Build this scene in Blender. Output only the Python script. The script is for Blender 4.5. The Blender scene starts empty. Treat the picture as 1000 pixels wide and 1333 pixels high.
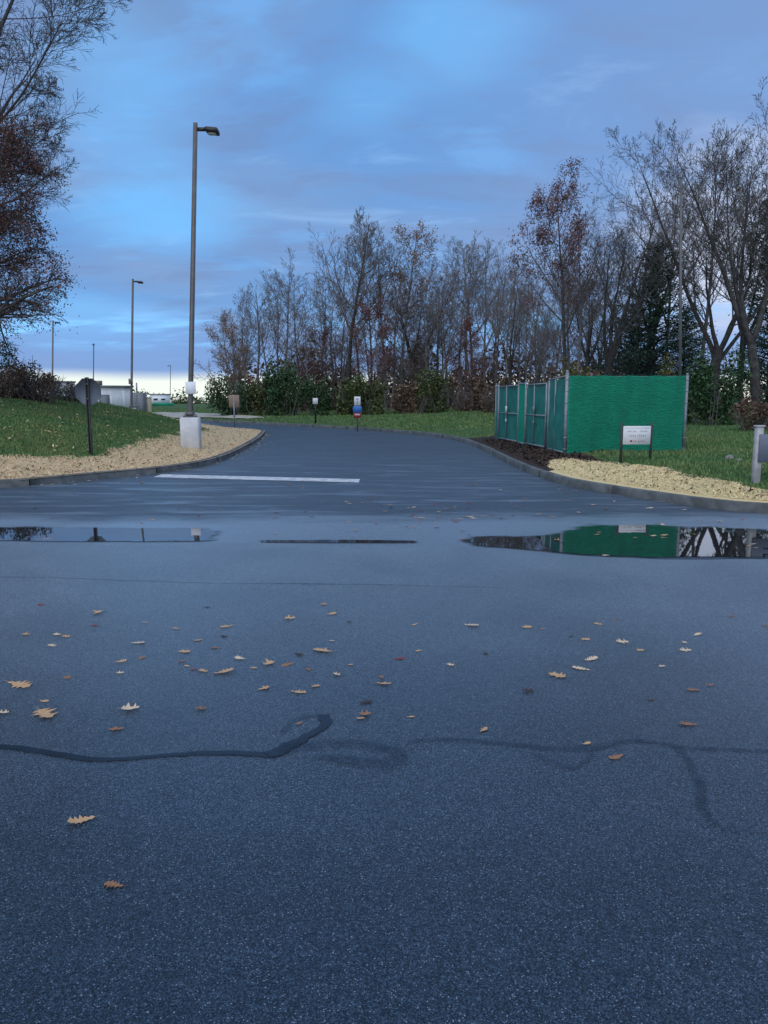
import bpy, math, random
import numpy as np
from mathutils import Vector
RNG = np.random.default_rng(7)
random.seed(7)
scene = bpy.context.scene
C = scene.collection

# ------------------------------------------------------------------ camera
H = 1.70
PITCH = math.radians(8.36)
F = 963.0
cam_d = bpy.data.cameras.new('camera')
cam_d.sensor_fit = 'VERTICAL'; cam_d.sensor_height = 36.0; cam_d.lens = 26.0
cam_d.clip_start = 0.05; cam_d.clip_end = 3000
cam = bpy.data.objects.new('camera', cam_d); C.objects.link(cam)
cam.location = (0, 0, H); cam.rotation_euler = (math.pi/2 - PITCH, 0, 0)
scene.camera = cam

# ------------------------------------------------------------------ sky, sun, exposure
SUN_EL, SUN_AZ = math.radians(52), math.radians(196)     # azimuth clockwise from +Y
world = bpy.data.worlds.new('World'); scene.world = world
world.use_nodes = True
nt = world.node_tree; nt.nodes.clear()
class NB:
    """tiny node-tree writer"""
    def __init__(s, tree): s.t = tree
    def n(s, typ, **kw):
        nd = s.t.nodes.new(typ)
        for k, v in kw.items(): setattr(nd, k, v)
        return nd
    def l(s, a, b): s.t.links.new(a, b)
    def put(s, sock, v):
        if isinstance(v, bpy.types.NodeSocket): s.l(v, sock)
        else: sock.default_value = v
    def math(s, op, a, b=0.0, c=0.0, clamp=False):
        nd = s.n('ShaderNodeMath', operation=op, use_clamp=clamp)
        for i, v in enumerate((a, b, c)): s.put(nd.inputs[i], v)
        return nd.outputs[0]
    def mix(s, f, a, b, mode='MIX'):
        nd = s.n('ShaderNodeMix', data_type='RGBA', blend_type=mode, clamp_factor=True)
        s.put(nd.inputs[0], f)
        for i, v in ((6, a), (7, b)):
            s.put(nd.inputs[i], v if isinstance(v, bpy.types.NodeSocket) else (*v[:3], 1))
        return nd.outputs[2]
    def sm(s, v, a, b, lo=0.0, hi=1.0):
        nd = s.n('ShaderNodeMapRange', interpolation_type='SMOOTHSTEP')
        s.put(nd.inputs[0], v)
        for i, x in enumerate((a, b, lo, hi)): nd.inputs[1+i].default_value = x
        return nd.outputs[0]
    def noise(s, vec, scale, detail=4, rough=.55, dist=0.0):
        nd = s.n('ShaderNodeTexNoise')
        if vec is not None: s.l(vec, nd.inputs['Vector'])
        nd.inputs['Scale'].default_value = scale; nd.inputs['Detail'].default_value = detail
        nd.inputs['Roughness'].default_value = rough; nd.inputs['Distortion'].default_value = dist
        return nd.outputs[0]
    def mapping(s, vec, scale=(1,1,1), loc=(0,0,0), rot=(0,0,0)):
        nd = s.n('ShaderNodeMapping'); s.l(vec, nd.inputs[0])
        nd.inputs['Scale'].default_value = scale; nd.inputs['Location'].default_value = loc; nd.inputs['Rotation'].default_value = rot
        return nd.outputs[0]

def px_dir(px, py):
    u, v = (px-500)/F, (666.5-py)/F
    d = np.array([u, math.cos(PITCH)+v*math.sin(PITCH), -math.sin(PITCH)+v*math.cos(PITCH)])
    return d
b = NB(nt)
sky = b.n('ShaderNodeTexSky', sky_type='NISHITA', sun_disc=False)
sky.sun_elevation = SUN_EL; sky.sun_rotation = SUN_AZ
bg_sky = b.n('ShaderNodeBackground'); b.l(sky.outputs[0], bg_sky.inputs[0]); bg_sky.inputs[1].default_value = 0.09
tc = b.n('ShaderNodeTexCoord'); gen = tc.outputs['Generated']
sx = b.n('ShaderNodeSeparateXYZ'); b.l(gen, sx.inputs[0])
elev = b.math('ARCSINE', sx.outputs[2])
zc = b.math('ADD', b.math('MAXIMUM', sx.outputs[2], 0.0), 0.16)
cx = b.n('ShaderNodeCombineXYZ')
b.l(b.math('DIVIDE', sx.outputs[0], zc), cx.inputs[0]); b.l(b.math('DIVIDE', sx.outputs[1], zc), cx.inputs[1])
plane = cx.outputs[0]
n1 = b.noise(b.mapping(plane, (0.75, 1.15, 1), (3.1, 1.7, 0), (0, 0, .5)), 1.0, 5, .55, .5)
n2 = b.noise(b.mapping(plane, (1.6, 2.6, 1), (8.3, 2.2, 0), (0, 0, .6)), 1.0, 6, .58, .3)
deck = b.mix(b.sm(n1, .36, .66), (.115, .268, .560), (.165, .275, .500))       # blue to mauve cloud
deck = b.mix(b.math('MULTIPLY', b.sm(n2, .54, .70), .6), deck, (.140, .380, .76))
n3 = b.noise(b.mapping(plane, (2.2, 4.2, 1), (1.3, 5.2, 0), (0, 0, .7)), 1.0, 7, .6, .6)
deck = b.mix(b.math('MULTIPLY', b.sm(n3, .52, .34), .50), deck, (.135, .205, .39))
deck = b.mix(b.math('MULTIPLY', b.sm(n3, .55, .72), .40), deck, (.25, .46, .78))
def blob(px, py, rad, sx_=1.0):
    d = px_dir(px, py); d /= np.linalg.norm(d)
    dd = b.n('ShaderNodeVectorMath', operation='SUBTRACT'); b.l(gen, dd.inputs[0]); dd.inputs[1].default_value = tuple(d)
    sc = b.n('ShaderNodeVectorMath', operation='MULTIPLY'); b.l(dd.outputs[0], sc.inputs[0]); sc.inputs[1].default_value = (1/(rad*sx_), 1/(rad*sx_), 1/rad)
    ln = b.n('ShaderNodeVectorMath', operation='LENGTH'); b.l(sc.outputs[0], ln.inputs[0])
    wob = b.math('MULTIPLY_ADD', n2, 1.6, -.8)
    return b.sm(b.math('ADD', ln.outputs['Value'], wob), 1.25, .15)
# thin places in the deck that the photo shows (upper middle streak, left patch)
for (px, py, r, s_, k) in ((590, 55, .06, 1.6, .55), (480, 125, .045, 1.6, .3), (220, 288, .045, 2.6, .8), (165, 130, .13, .8, .5), (120, 420, .04, 3.0, .7)):
    deck = b.mix(b.math('MULTIPLY', blob(px, py, r, s_), k), deck, (.150, .450, .86))
deck = b.mix(b.sm(sx.outputs[0], -.05, .42, 0, .55), deck, (.185, .275, .50))
# brighter broken cloud low on the right
deck = b.mix(b.math('MULTIPLY', blob(965, 335, .13, 1.1), .8), deck, (.62, .68, .84))
# grey-blue bank over the horizon, then the pale clear strip along it
az_n = b.noise(b.mapping(gen, (5, 5, 30)), 1.0, 4, .5)
el2 = b.math('ADD', elev, b.math('MULTIPLY_ADD', az_n, .014, -.007))
deck = b.mix(b.math('MULTIPLY', b.sm(el2, .135, .05), .75), deck, (.150, .270, .560))
deck = b.mix(b.math('MULTIPLY', b.math('MULTIPLY', b.sm(el2, .06, .085), b.sm(el2, .13, .09)), b.sm(n2, .46, .62)), deck, (.20, .52, .95))
deck = b.mix(b.sm(el2, .044, .026), deck, (.74, .80, .74))
bg_c = b.n('ShaderNodeBackground'); b.l(deck, bg_c.inputs[0]); bg_c.inputs[1].default_value = 1.18
mx = b.n('ShaderNodeMixShader'); mx.inputs[0].default_value = 0.90
b.l(bg_sky.outputs[0], mx.inputs[1]); b.l(bg_c.outputs[0], mx.inputs[2])
wo = b.n('ShaderNodeOutputWorld'); b.l(mx.outputs[0], wo.inputs[0])

sun_d = bpy.data.lights.new('sun', 'SUN'); sun_d.energy = 1.6; sun_d.angle = math.radians(84); sun_d.color = (1.0, .96, .90)
sun = bpy.data.objects.new('sun', sun_d); C.objects.link(sun)
sdir = Vector((math.sin(SUN_AZ)*math.cos(SUN_EL), math.cos(SUN_AZ)*math.cos(SUN_EL), math.sin(SUN_EL)))
sun.rotation_euler = sdir.to_track_quat('Z', 'Y').to_euler()
vs = scene.view_settings
vs.view_transform = 'Standard'; vs.look = 'None'; vs.gamma = 1; vs.exposure = 0.2; vs.use_curve_mapping = False

# ------------------------------------------------------------------ helpers: geometry
def setp(o, label=None, cat=None, group=None, kind=None):
    for k, v in (('label', label), ('category', cat), ('group', group), ('kind', kind)):
        if v: o[k] = v
    return o
def mesh(name, V, F_, smooth=False):
    """F_: int array (M,k) or list of such arrays"""
    me = bpy.data.meshes.new(name)
    V = np.asarray(V, dtype=np.float32).reshape(-1, 3)
    Fs = [np.asarray(f, dtype=np.int32) for f in (F_ if isinstance(F_, list) else [F_])]
    Fs = [f for f in Fs if f.size]
    me.vertices.add(len(V)); me.vertices.foreach_set('co', V.ravel())
    loops = np.concatenate([f.ravel() for f in Fs]); sizes = np.concatenate([np.full(len(f), f.shape[1], np.int32) for f in Fs])
    me.loops.add(len(loops)); me.loops.foreach_set('vertex_index', loops)
    me.polygons.add(len(sizes))
    st = np.zeros(len(sizes), np.int32); st[1:] = np.cumsum(sizes)[:-1]
    me.polygons.foreach_set('loop_start', st)
    if smooth: me.polygons.foreach_set('use_smooth', np.ones(len(sizes), bool))
    me.update(calc_edges=True)
    return me
def obj(name, me, mat=None, parent=None, loc=None):
    o = bpy.data.objects.new(name, me); C.objects.link(o)
    if mat is not None and not me.materials: me.materials.append(mat)
    if parent is not None: o.parent = parent
    if loc is not None: o.location = loc
    return o
def empty(name, loc, rz=0.0, **kw):
    o = bpy.data.objects.new(name, None); C.objects.link(o); o.location = loc; o.rotation_euler = (0, 0, rz)
    o.empty_display_size = .2
    return setp(o, **kw)
class MB:
    def __init__(s): s.V = []; s.Q = []; s.T = []; s.n = 0; s.N = []
    def add(s, V, Q=None, T=None):
        V = np.asarray(V, float).reshape(-1, 3)
        if Q is not None and len(Q): s.Q.append(np.asarray(Q, int).reshape(-1, 4)+s.n)
        if T is not None and len(T): s.T.append(np.asarray(T, int).reshape(-1, 3)+s.n)
        s.V.append(V); s.n += len(V); return s
    def ngon(s, idx): s.N.append(np.asarray([idx], int)); return s
    def box(s, c, d, rz=0.0, rx=0.0, bev=0.0):
        c = np.array(c, float); hx, hy, hz = np.array(d)/2
        if bev > 0:
            bev = min(bev, hx*.9, hy*.9, hz*.9)
            rings = []
            for (z, i) in ((-hz, bev), (-hz+bev, 0), (hz-bev, 0), (hz, bev)):
                x, y = hx-i, hy-i
                k = bev
                rings.append([(-x+k, -y, z), (x-k, -y, z), (x, -y+k, z), (x, y-k, z), (x-k, y, z), (-x+k, y, z), (-x, y-k, z), (-x, -y+k, z)])
            P = np.array(rings).reshape(-1, 3)
            Q = [(r*8+i, r*8+(i+1) % 8, (r+1)*8+(i+1) % 8, (r+1)*8+i) for r in range(3) for i in range(8)]
            base = s.n
            P = s._rot(P, rz, rx)+c
            s.add(P, Q)
            s.ngon([base+i for i in range(7, -1, -1)]); s.ngon([base+24+i for i in range(8)])
            return s
        P = np.array([(x, y, z) for z in (-hz, hz) for (x, y) in ((-hx, -hy), (hx, -hy), (hx, hy), (-hx, hy))])
        P = s._rot(P, rz, rx)+c
        return s.add(P, [(3, 2, 1, 0), (4, 5, 6, 7), (0, 1, 5, 4), (1, 2, 6, 5), (2, 3, 7, 6), (3, 0, 4, 7)])
    @staticmethod
    def _rot(P, rz, rx):
        if rx:
            c, s_ = math.cos(rx), math.sin(rx); P = np.stack([P[:, 0], P[:, 1]*c-P[:, 2]*s_, P[:, 1]*s_+P[:, 2]*c], 1)
        if rz:
            c, s_ = math.cos(rz), math.sin(rz); P = np.stack([P[:, 0]*c-P[:, 1]*s_, P[:, 0]*s_+P[:, 1]*c, P[:, 2]], 1)
        return P
    def tube(s, a, b_, r0, r1=None, ns=10, caps=True):
        r1 = r0 if r1 is None else r1
        V, Q = tubes(np.array([[a, b_]], float), np.array([[r0, r1]], float), ns)
        base = s.n
        s.add(V, Q)
        if caps:
            s.ngon([base+i for i in range(ns-1, -1, -1)]); s.ngon([base+ns+i for i in range(ns)])
        return s
    def build(s, name, mat, parent=None, smooth=False, loc=None):
        Fs = []
        if s.Q: Fs.append(np.concatenate(s.Q))
        if s.T: Fs.append(np.concatenate(s.T))
        Fs += s.N
        return obj(name, mesh(name, np.concatenate(s.V), Fs, smooth), mat, parent, loc)
def tubes(P, R, ns):
    """P (B,n,3), R (B,n) -> verts, quads of B tubes with ns sides"""
    B, n, _ = P.shape
    T = np.empty_like(P); T[:, 1:-1] = P[:, 2:]-P[:, :-2]; T[:, 0] = P[:, 1]-P[:, 0]; T[:, -1] = P[:, -1]-P[:, -2]
    T /= np.linalg.norm(T, axis=2, keepdims=True)+1e-9
    mean = T.mean(1); ref = np.where(np.abs(mean[:, 2:3]) > .8, np.array([[1., 0, 0]]), np.array([[0, 0, 1.]]))[:, None, :]
    U = np.cross(T, np.broadcast_to(ref, T.shape)); U /= np.linalg.norm(U, axis=2, keepdims=True)+1e-9
    W = np.cross(T, U)
    a = np.arange(ns)*2*math.pi/ns
    V = P[:, :, None, :]+R[:, :, None, None]*(np.cos(a)[None, None, :, None]*U[:, :, None, :]+np.sin(a)[None, None, :, None]*W[:, :, None, :])
    i = np.arange(n-1)[:, None]*ns; j = np.arange(ns)[None, :]
    q = np.stack([i+j, i+(j+1) % ns, i+ns+(j+1) % ns, i+ns+j], -1).reshape(-1, 4)
    Q = (np.arange(B)[:, None, None]*(n*ns)+q[None]).reshape(-1, 4)
    return V.reshape(-1, 3), Q

def at(px, py, Y):
    d = px_dir(px, py); t = Y/d[1]
    return np.array([d[0]*t, Y, H+d[2]*t])
def ground(px, py, zf):
    d = px_dir(px, py); z = 0.0
    for _ in range(60):
        if d[2] >= -1e-4: t = 200/d[1]
        else: t = min((z-H)/d[2], 260)
        x, y = d[0]*t, d[1]*t
        z = z*.5+.5*float(zf(x, y))
    return np.array([x, y, z])

# ------------------------------------------------------------------ helpers: materials
def material(name):
    m = bpy.data.materials.new(name); m.use_nodes = True
    t = m.node_tree; bs = t.nodes['Principled BSDF']
    return m, NB(t), bs
def simple(name, col, rough=.6, metal=0.0, var=.25, scale=8.0, bump=0.0, spec=.5, rnd=0.0, two=None, bscale=None):
    m, b, bs = material(name)
    t = b.n('ShaderNodeTexCoord').outputs['Object']
    nz = b.noise(t, scale, 5, .6)
    f = b.sm(nz, .3, .7)
    c2 = two if two else tuple(min(1, x*(1+var)) for x in col)
    c1 = tuple(x*(1-var) for x in col) if not two else col
    c = b.mix(f, c1, c2)
    if rnd:
        g = b.n('ShaderNodeNewGeometry')
        hs = b.n('ShaderNodeHueSaturation')
        b.l(c, hs.inputs['Color'])
        b.l(b.math('MULTIPLY_ADD', g.outputs['Random Per Island'], rnd*2, 1-rnd), hs.inputs['Value'])
        rr = b.math('FRACT', b.math('MULTIPLY', g.outputs['Random Per Island'], 7.31))
        b.l(b.math('MULTIPLY_ADD', rr, .05, .475), hs.inputs['Hue'])
        c = hs.outputs[0]
    b.l(c, bs.inputs['Base Color'])
    bs.inputs['Roughness'].default_value = rough; bs.inputs['Metallic'].default_value = metal
    bs.inputs['Specular IOR Level'].default_value = spec
    if bump:
        bp = b.n('ShaderNodeBump'); bp.inputs['Strength'].default_value = bump; bp.inputs['Distance'].default_value = .02
        b.l(b.noise(t, bscale or scale*3, 6, .6), bp.inputs['Height']); b.l(bp.outputs[0], bs.inputs['Normal'])
    return m

def asphalt(name, base, light, wet=False, gran=260.0, rough=.62, spec=.5):
    m, b, bs = material(name)
    geo = b.n('ShaderNodeNewGeometry'); pos = geo.outputs['Position']
    vo = b.n('ShaderNodeTexVoronoi'); b.l(pos, vo.inputs['Vector']); vo.inputs['Scale'].default_value = gran*.42
    cell = b.n('ShaderNodeSeparateColor'); b.l(vo.outputs['Color'], cell.inputs[0])
    vo2 = b.n('ShaderNodeTexVoronoi'); b.l(pos, vo2.inputs['Vector']); vo2.inputs['Scale'].default_value = gran*.16
    cell2 = b.n('ShaderNodeSeparateColor'); b.l(vo2.outputs['Color'], cell2.inputs[0])
    big = b.noise(pos, .55, 5, .6, .4)
    mid = b.noise(pos, 7.0, 5, .62)
    fine = b.noise(pos, gran*.3, 3, .7)
    c = b.mix(b.sm(big, .3, .7), tuple(x*.80 for x in base), tuple(x*1.22 for x in base))
    lane = b.noise(b.mapping(pos, (.07, .85, 1), (2, .3, 0), (0, 0, .03)), 1.0, 4, .6, .3)
    c = b.mix(b.sm(lane, .40, .60), b.mix(.5, c, tuple(x*.55 for x in base)), b.mix(.4, c, tuple(x*1.9 for x in base)))
    grain = b.n('ShaderNodeTexVoronoi'); b.l(pos, grain.inputs['Vector']); grain.inputs['Scale'].default_value = 270
    gs = b.n('ShaderNodeSeparateColor'); b.l(grain.outputs['Color'], gs.inputs[0])
    gv = b.math('MULTIPLY_ADD', b.math('POWER', gs.outputs[0], 2.6), 2.8, .25)
    g2 = b.n('ShaderNodeTexVoronoi'); b.l(pos, g2.inputs['Vector']); g2.inputs['Scale'].default_value = 110
    g2s = b.n('ShaderNodeSeparateColor'); b.l(g2.outputs['Color'], g2s.inputs[0])
    gv = b.math('MULTIPLY', gv, b.math('MULTIPLY_ADD', g2s.outputs[1], .7, .65))
    gm = b.n('ShaderNodeVectorMath', operation='SCALE'); b.l(c, gm.inputs[0]); b.l(gv, gm.inputs['Scale']); c = gm.outputs[0]
    c = b.mix(b.math('MULTIPLY', b.sm(mid, .35, .75), .35), c, tuple(x*1.5 for x in base))
    c = b.mix(b.math('MULTIPLY', b.sm(fine, .45, .75), .35), c, tuple(x*1.8 for x in base))
    c = b.mix(b.sm(fine, .48, .28, 0, .75), c, tuple(x*.25 for x in base))
    c = b.mix(b.math('MULTIPLY', b.sm(cell.outputs[0], .91, .97), b.sm(vo.outputs['Distance'], .55, .25)), c, light)
    c = b.mix(b.math('MULTIPLY', b.sm(cell2.outputs[1], .985, .99), b.sm(vo2.outputs['Distance'], .30, .15)), c, light)
    rg = b.math('MULTIPLY_ADD', big, .22, rough-.11)
    if wet:
        sep = b.n('ShaderNodeSeparateXYZ'); b.l(pos, sep.inputs[0])
        wob = b.noise(b.mapping(pos, (.35, .9, 1)), 1.0, 5, .62, .6)
        yy = b.math('ADD', sep.outputs[1], b.math('MULTIPLY_ADD', wob, 2.6, -1.3))
        band = b.math('MULTIPLY', b.sm(yy, 7.9, 8.5), b.sm(yy, 11.6, 10.4))
        streak = b.noise(b.mapping(pos, (.5, 3.2, 1), (0, 0, 0), (0, 0, .35)), 1.0, 4, .6, .8)
        damp = b.math('MULTIPLY', b.sm(streak, .50, .66), b.sm(sep.outputs[1], 26, 12))
        w = b.math('MAXIMUM', band, b.math('MULTIPLY', damp, .55))
        c = b.mix(b.math('MULTIPLY', w, .3), c, tuple(x*.6 for x in base))
        rg = b.math('ADD', rg, b.math('MULTIPLY', w, -.16))
        spv = b.math('MULTIPLY_ADD', w, .6, spec)
        b.l(b.math('MULTIPLY', b.math('MULTIPLY_ADD', w, .65, .24), b.math('MULTIPLY_ADD', gv, .45, .55)), bs.inputs['Sheen Weight'])
        bst = b.math('MULTIPLY_ADD', w, -.25, .4)
    b.l(c, bs.inputs['Base Color']); b.l(rg, bs.inputs['Roughness'])
    b.l(b.math('MULTIPLY', spv if wet else spec, b.math('MULTIPLY_ADD', gv, .55, .45)), bs.inputs['Specular IOR Level'])
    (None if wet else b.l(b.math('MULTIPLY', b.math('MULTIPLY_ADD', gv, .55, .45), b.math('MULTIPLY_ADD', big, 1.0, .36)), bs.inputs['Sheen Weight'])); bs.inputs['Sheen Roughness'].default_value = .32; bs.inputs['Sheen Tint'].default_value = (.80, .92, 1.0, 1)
    bs.inputs['Specular Tint'].default_value = (.86, .94, 1.0, 1)  # bluish sheen and specular tints paint sky blue into the reflections
    bp = b.n('ShaderNodeBump'); bp.inputs['Distance'].default_value = .004; bp.inputs['Strength'].default_value = .3
    if wet: b.l(bst, bp.inputs['Strength'])
    hgt = b.math('ADD', b.math('MULTIPLY', fine, .8), b.math('MULTIPLY', vo.outputs['Distance'], -.5))
    b.l(hgt, bp.inputs['Height']); b.l(bp.outputs[0], bs.inputs['Normal'])
    return m

M = {}
M['road'] = asphalt('old_asphalt', (.009, .016, .025), (.22, .26, .31), False, 420, .36, .8)  # blue of the reflected sky put into both asphalt base colours
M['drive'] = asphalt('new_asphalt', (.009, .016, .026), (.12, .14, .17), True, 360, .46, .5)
M['tar'] = simple('crack_tar', (.007, .013, .022), .40, 0, .35, 9, .0, .5)
M['tar2'] = simple('worn_crack_tar', (.009, .018, .030), .32, 0, .3, 9, .0, .5)
M['paint'] = simple('road_paint', (.36, .38, .40), .6, 0, .2, 7.0, .15, .5, two=(.70, .71, .71))
M['kerb'] = simple('kerb_concrete', (.115, .125, .125), .8, 0, .35, 3.0, .3, .3)
M['apron'] = simple('pale_concrete', (.42, .39, .33), .85, 0, .18, 2.0, .2, .3)
M['block'] = simple('painted_concrete', (.64, .64, .64), .75, 0, .12, 3.0, .2, .3)
M['lawn'] = simple('lawn_ground', (.045, .10, .03), .9, 0, .3, 1.6, .5, .2, two=(.08, .125, .045), bscale=30)
M['mulch'] = simple('wood_chip_bed', (.52, .39, .22), .9, 0, .3, 14, .6, .2, two=(.66, .50, .29), bscale=60)
M['mulch_r'] = simple('straw_chip_bed', (.62, .48, .24), .9, 0, .3, 14, .6, .2, two=(.76, .60, .31), bscale=60)
M['soil'] = simple('dark_soil', (.045, .032, .026), .9, 0, .4, 10, .7, .2, bscale=50)
M['chip'] = simple('wood_chip', (.74, .54, .32), .85, 0, .2, 5, 0, .2, rnd=.42)
M['chip_r'] = simple('straw_chip', (.82, .66, .37), .85, 0, .2, 5, 0, .2, rnd=.28)
M['soilchip'] = simple('dark_bark_chip', (.06, .04, .03), .9, 0, .2, 5, 0, .2, rnd=.5)
M['blade'] = simple('grass_blade', (.085, .190, .065), .7, 0, .2, .7, 0, .25, rnd=.4, two=(.19, .24, .085))
M['alu'] = simple('dull_aluminium', (.10, .125, .16), .7, .0, .15, 4, .05)
M['galv'] = simple('galvanised_steel', (.26, .29, .31), .55, .2, .18, 5, .08)
M['bronze'] = simple('dark_bronze_paint', (.030, .028, .027), .45, 0, .3, 3, .05)
M['polegrey'] = simple('brown_grey_pole_paint', (.115, .105, .10), .42, .0, .2, 3, .05)
M['black'] = simple('black_paint', (.015, .015, .017), .5, 0, .3, 5)
M['white'] = simple('white_sheet', (.72, .72, .72), .5, 0, .06, 4)
M['offwhite'] = simple('off_white_panel', (.84, .87, .90), .6, 0, .07, 1.0)
M['tanboard'] = simple('weathered_board', (.34, .24, .175), .75, 0, .15, 6)
M['blue'] = simple('blue_sheet', (.03, .16, .48), .5, 0, .1, 6)
M['red'] = simple('red_sheet', (.28, .035, .05), .5, 0, .15, 6)
M['print_grey'] = simple('grey_print', (.32, .33, .42), .6, 0, .1, 6)
M['print_red'] = simple('red_print', (.33, .06, .10), .6, 0, .1, 6)
M['print_navy'] = simple('navy_print', (.015, .018, .06), .6, 0, .1, 6)
M['board_blue'] = simple('blue_grey_board', (.13, .155, .21), .5, 0, .1, 2)
M['postwood'] = simple('pale_post', (.42, .41, .41), .7, 0, .2, 6, .15)
M['cabinet'] = simple('grey_cabinet_paint', (.16, .18, .20), .5, 0, .15, 2)
M['yellow'] = simple('pale_yellow_paint', (.58, .54, .34), .6, 0, .1, 3)
M['glass'] = simple('dark_window', (.02, .025, .03), .08, 0, .1, 3)
M['roofmetal'] = simple('roof_sheet', (.32, .34, .37), .5, .2, .1, 2)
M['dullbrown'] = simple('brown_unit_paint', (.16, .13, .11), .6, 0, .15, 2)
M['bark'] = simple('dark_bark', (.070, .064, .060), .9, 0, .4, 4, .6, .2, bscale=18)
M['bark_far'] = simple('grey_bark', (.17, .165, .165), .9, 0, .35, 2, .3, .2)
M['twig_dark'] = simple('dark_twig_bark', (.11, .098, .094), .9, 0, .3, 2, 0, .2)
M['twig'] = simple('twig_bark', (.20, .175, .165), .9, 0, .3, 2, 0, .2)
M['leaf_brown'] = simple('dead_oak_leaf', (.19, .078, .055), .75, 0, .2, 2, 0, .25, rnd=.45)
M['leaf_dark'] = simple('dark_dead_oak_leaf', (.15, .072, .055), .75, 0, .2, 2, 0, .25, rnd=.45)
M['leaf_tan'] = simple('tan_hanging_leaf', (.28, .16, .08), .75, 0, .2, 2, 0, .25, rnd=.45)
M['leaf_red'] = simple('red_hanging_leaf', (.15, .045, .035), .75, 0, .2, 2, 0, .25, rnd=.4)
M['conifer'] = simple('pine_needle', (.032, .062, .040), .75, 0, .3, 1, 0, .25, rnd=.45)
M['evergreen'] = simple('evergreen_leaf', (.042, .090, .034), .6, 0, .3, 1, 0, .3, rnd=.5)
M['olive'] = simple('olive_leaf', (.085, .105, .036), .7, 0, .3, 1, 0, .3, rnd=.5)
M['yellowleaf'] = simple('yellow_green_leaf', (.13, .12, .030), .7, 0, .3, 1, 0, .3, rnd=.4)
M['brush'] = simple('dry_brush', (.17, .115, .080), .85, 0, .3, 1, 0, .2, rnd=.5)
M['rock'] = simple('field_rock', (.22, .21, .20), .8, 0, .4, 4, .5, .3)
M['l_tan'] = simple('fallen_leaf_tan', (.54, .33, .17), .7, 0, .25, 25, 0, .3)
M['l_pale'] = simple('fallen_leaf_pale', (.66, .50, .33), .7, 0, .2, 25, 0, .3)
M['l_brown'] = simple('fallen_leaf_brown', (.30, .15, .08), .7, 0, .3, 25, 0, .3)
M['l_red'] = simple('fallen_leaf_red', (.30, .045, .03), .65, 0, .3, 25, 0, .3)
M['l_dark'] = simple('fallen_leaf_dark', (.060, .038, .03), .65, 0, .3, 25, 0, .3)
# green windscreen cloth: woven, lets a little light through
m, b, bs = material('green_windscreen')
t = b.n('ShaderNodeTexCoord').outputs['Object']
wv = b.noise(b.mapping(t, (9, 9, 26)), 1.0, 4, .6)
fold = b.noise(b.mapping(t, (2.2, 2.2, .6)), 1.0, 4, .6)
c = b.mix(b.sm(wv, .3, .7), (.006, .430, .250), (.010, .570, .330))
c = b.mix(b.math('MULTIPLY', b.sm(fold, .4, .75), .45), c, (.006, .270, .170))
b.l(c, bs.inputs['Base Color']); bs.inputs['Roughness'].default_value = .7
bp = b.n('ShaderNodeBump'); bp.inputs['Strength'].default_value = .9; bp.inputs['Distance'].default_value = .04
b.l(b.math('ADD', wv, fold), bp.inputs['Height']); b.l(bp.outputs[0], bs.inputs['Normal'])
tr = b.n('ShaderNodeBsdfTranslucent'); b.l(c, tr.inputs[0])
hs_ = b.n('ShaderNodeMixShader'); hs_.inputs[0].default_value = .38
b.l(bs.outputs[0], hs_.inputs[1]); b.l(tr.outputs[0], hs_.inputs[2])
b.l(hs_.outputs[0], [n_ for n_ in m.node_tree.nodes if n_.type == 'OUTPUT_MATERIAL'][0].inputs[0])
M['screen'] = m
M['wire'] = simple('green_coated_wire', (.008, .045, .038), .5, 0, .2, 3)
M['gatescreen'] = simple('faded_windscreen', (.022, .20, .165), .75, 0, .2, 3, .3, .3, two=(.05, .27, .22))
def fade(m, lo, hi, nscale, namp, stretch=1.0):
    """let the sheet thin out to nothing where its 'cover' runs to zero"""
    b = NB(m.node_tree); bs = m.node_tree.nodes['Principled BSDF']
    a = b.n('ShaderNodeAttribute', attribute_name='cover')
    nz = b.noise(b.mapping(b.n('ShaderNodeNewGeometry').outputs['Position'], (1, stretch, 1)), nscale, 6, .68)
    f = b.sm(b.math('ADD', a.outputs['Fac'], b.math('MULTIPLY_ADD', nz, namp, -namp/2)), lo, hi)
    tp = b.n('ShaderNodeBsdfTransparent'); mx = b.n('ShaderNodeMixShader')
    b.l(f, mx.inputs[0]); b.l(tp.outputs[0], mx.inputs[1]); b.l(bs.outputs[0], mx.inputs[2])
    b.l(mx.outputs[0], [n_ for n_ in m.node_tree.nodes if n_.type == 'OUTPUT_MATERIAL'][0].inputs[0])
fade(M['tar'], .25, .95, 22, 1.4); fade(M['tar2'], .3, 2.3, 11, 1.7)
m = M['gatescreen']; b = NB(m.node_tree)
tp = b.n('ShaderNodeBsdfTransparent'); mx_ = b.n('ShaderNodeMixShader'); mx_.inputs[0].default_value = .74
b.l(tp.outputs[0], mx_.inputs[1]); b.l(m.node_tree.nodes['Principled BSDF'].outputs[0], mx_.inputs[2])
b.l(mx_.outputs[0], [n_ for n_ in m.node_tree.nodes if n_.type == 'OUTPUT_MATERIAL'][0].inputs[0])
# standing water
m, b, bs = material('standing_water')
bs.inputs['Base Color'].default_value = (.012, .014, .016, 1); bs.inputs['Roughness'].default_value = .015; bs.inputs['IOR'].default_value = 1.65
bs.inputs['Specular IOR Level'].default_value = .8
bp = b.n('ShaderNodeBump'); bp.inputs['Strength'].default_value = .02; bp.inputs['Distance'].default_value = .01
b.l(b.noise(b.n('ShaderNodeNewGeometry').outputs['Position'], 5, 3), bp.inputs['Height']); b.l(bp.outputs[0], bs.inputs['Normal'])
M['water'] = m
fade(m, .3, .7, 1.6, 1.5, 3.5)

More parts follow.
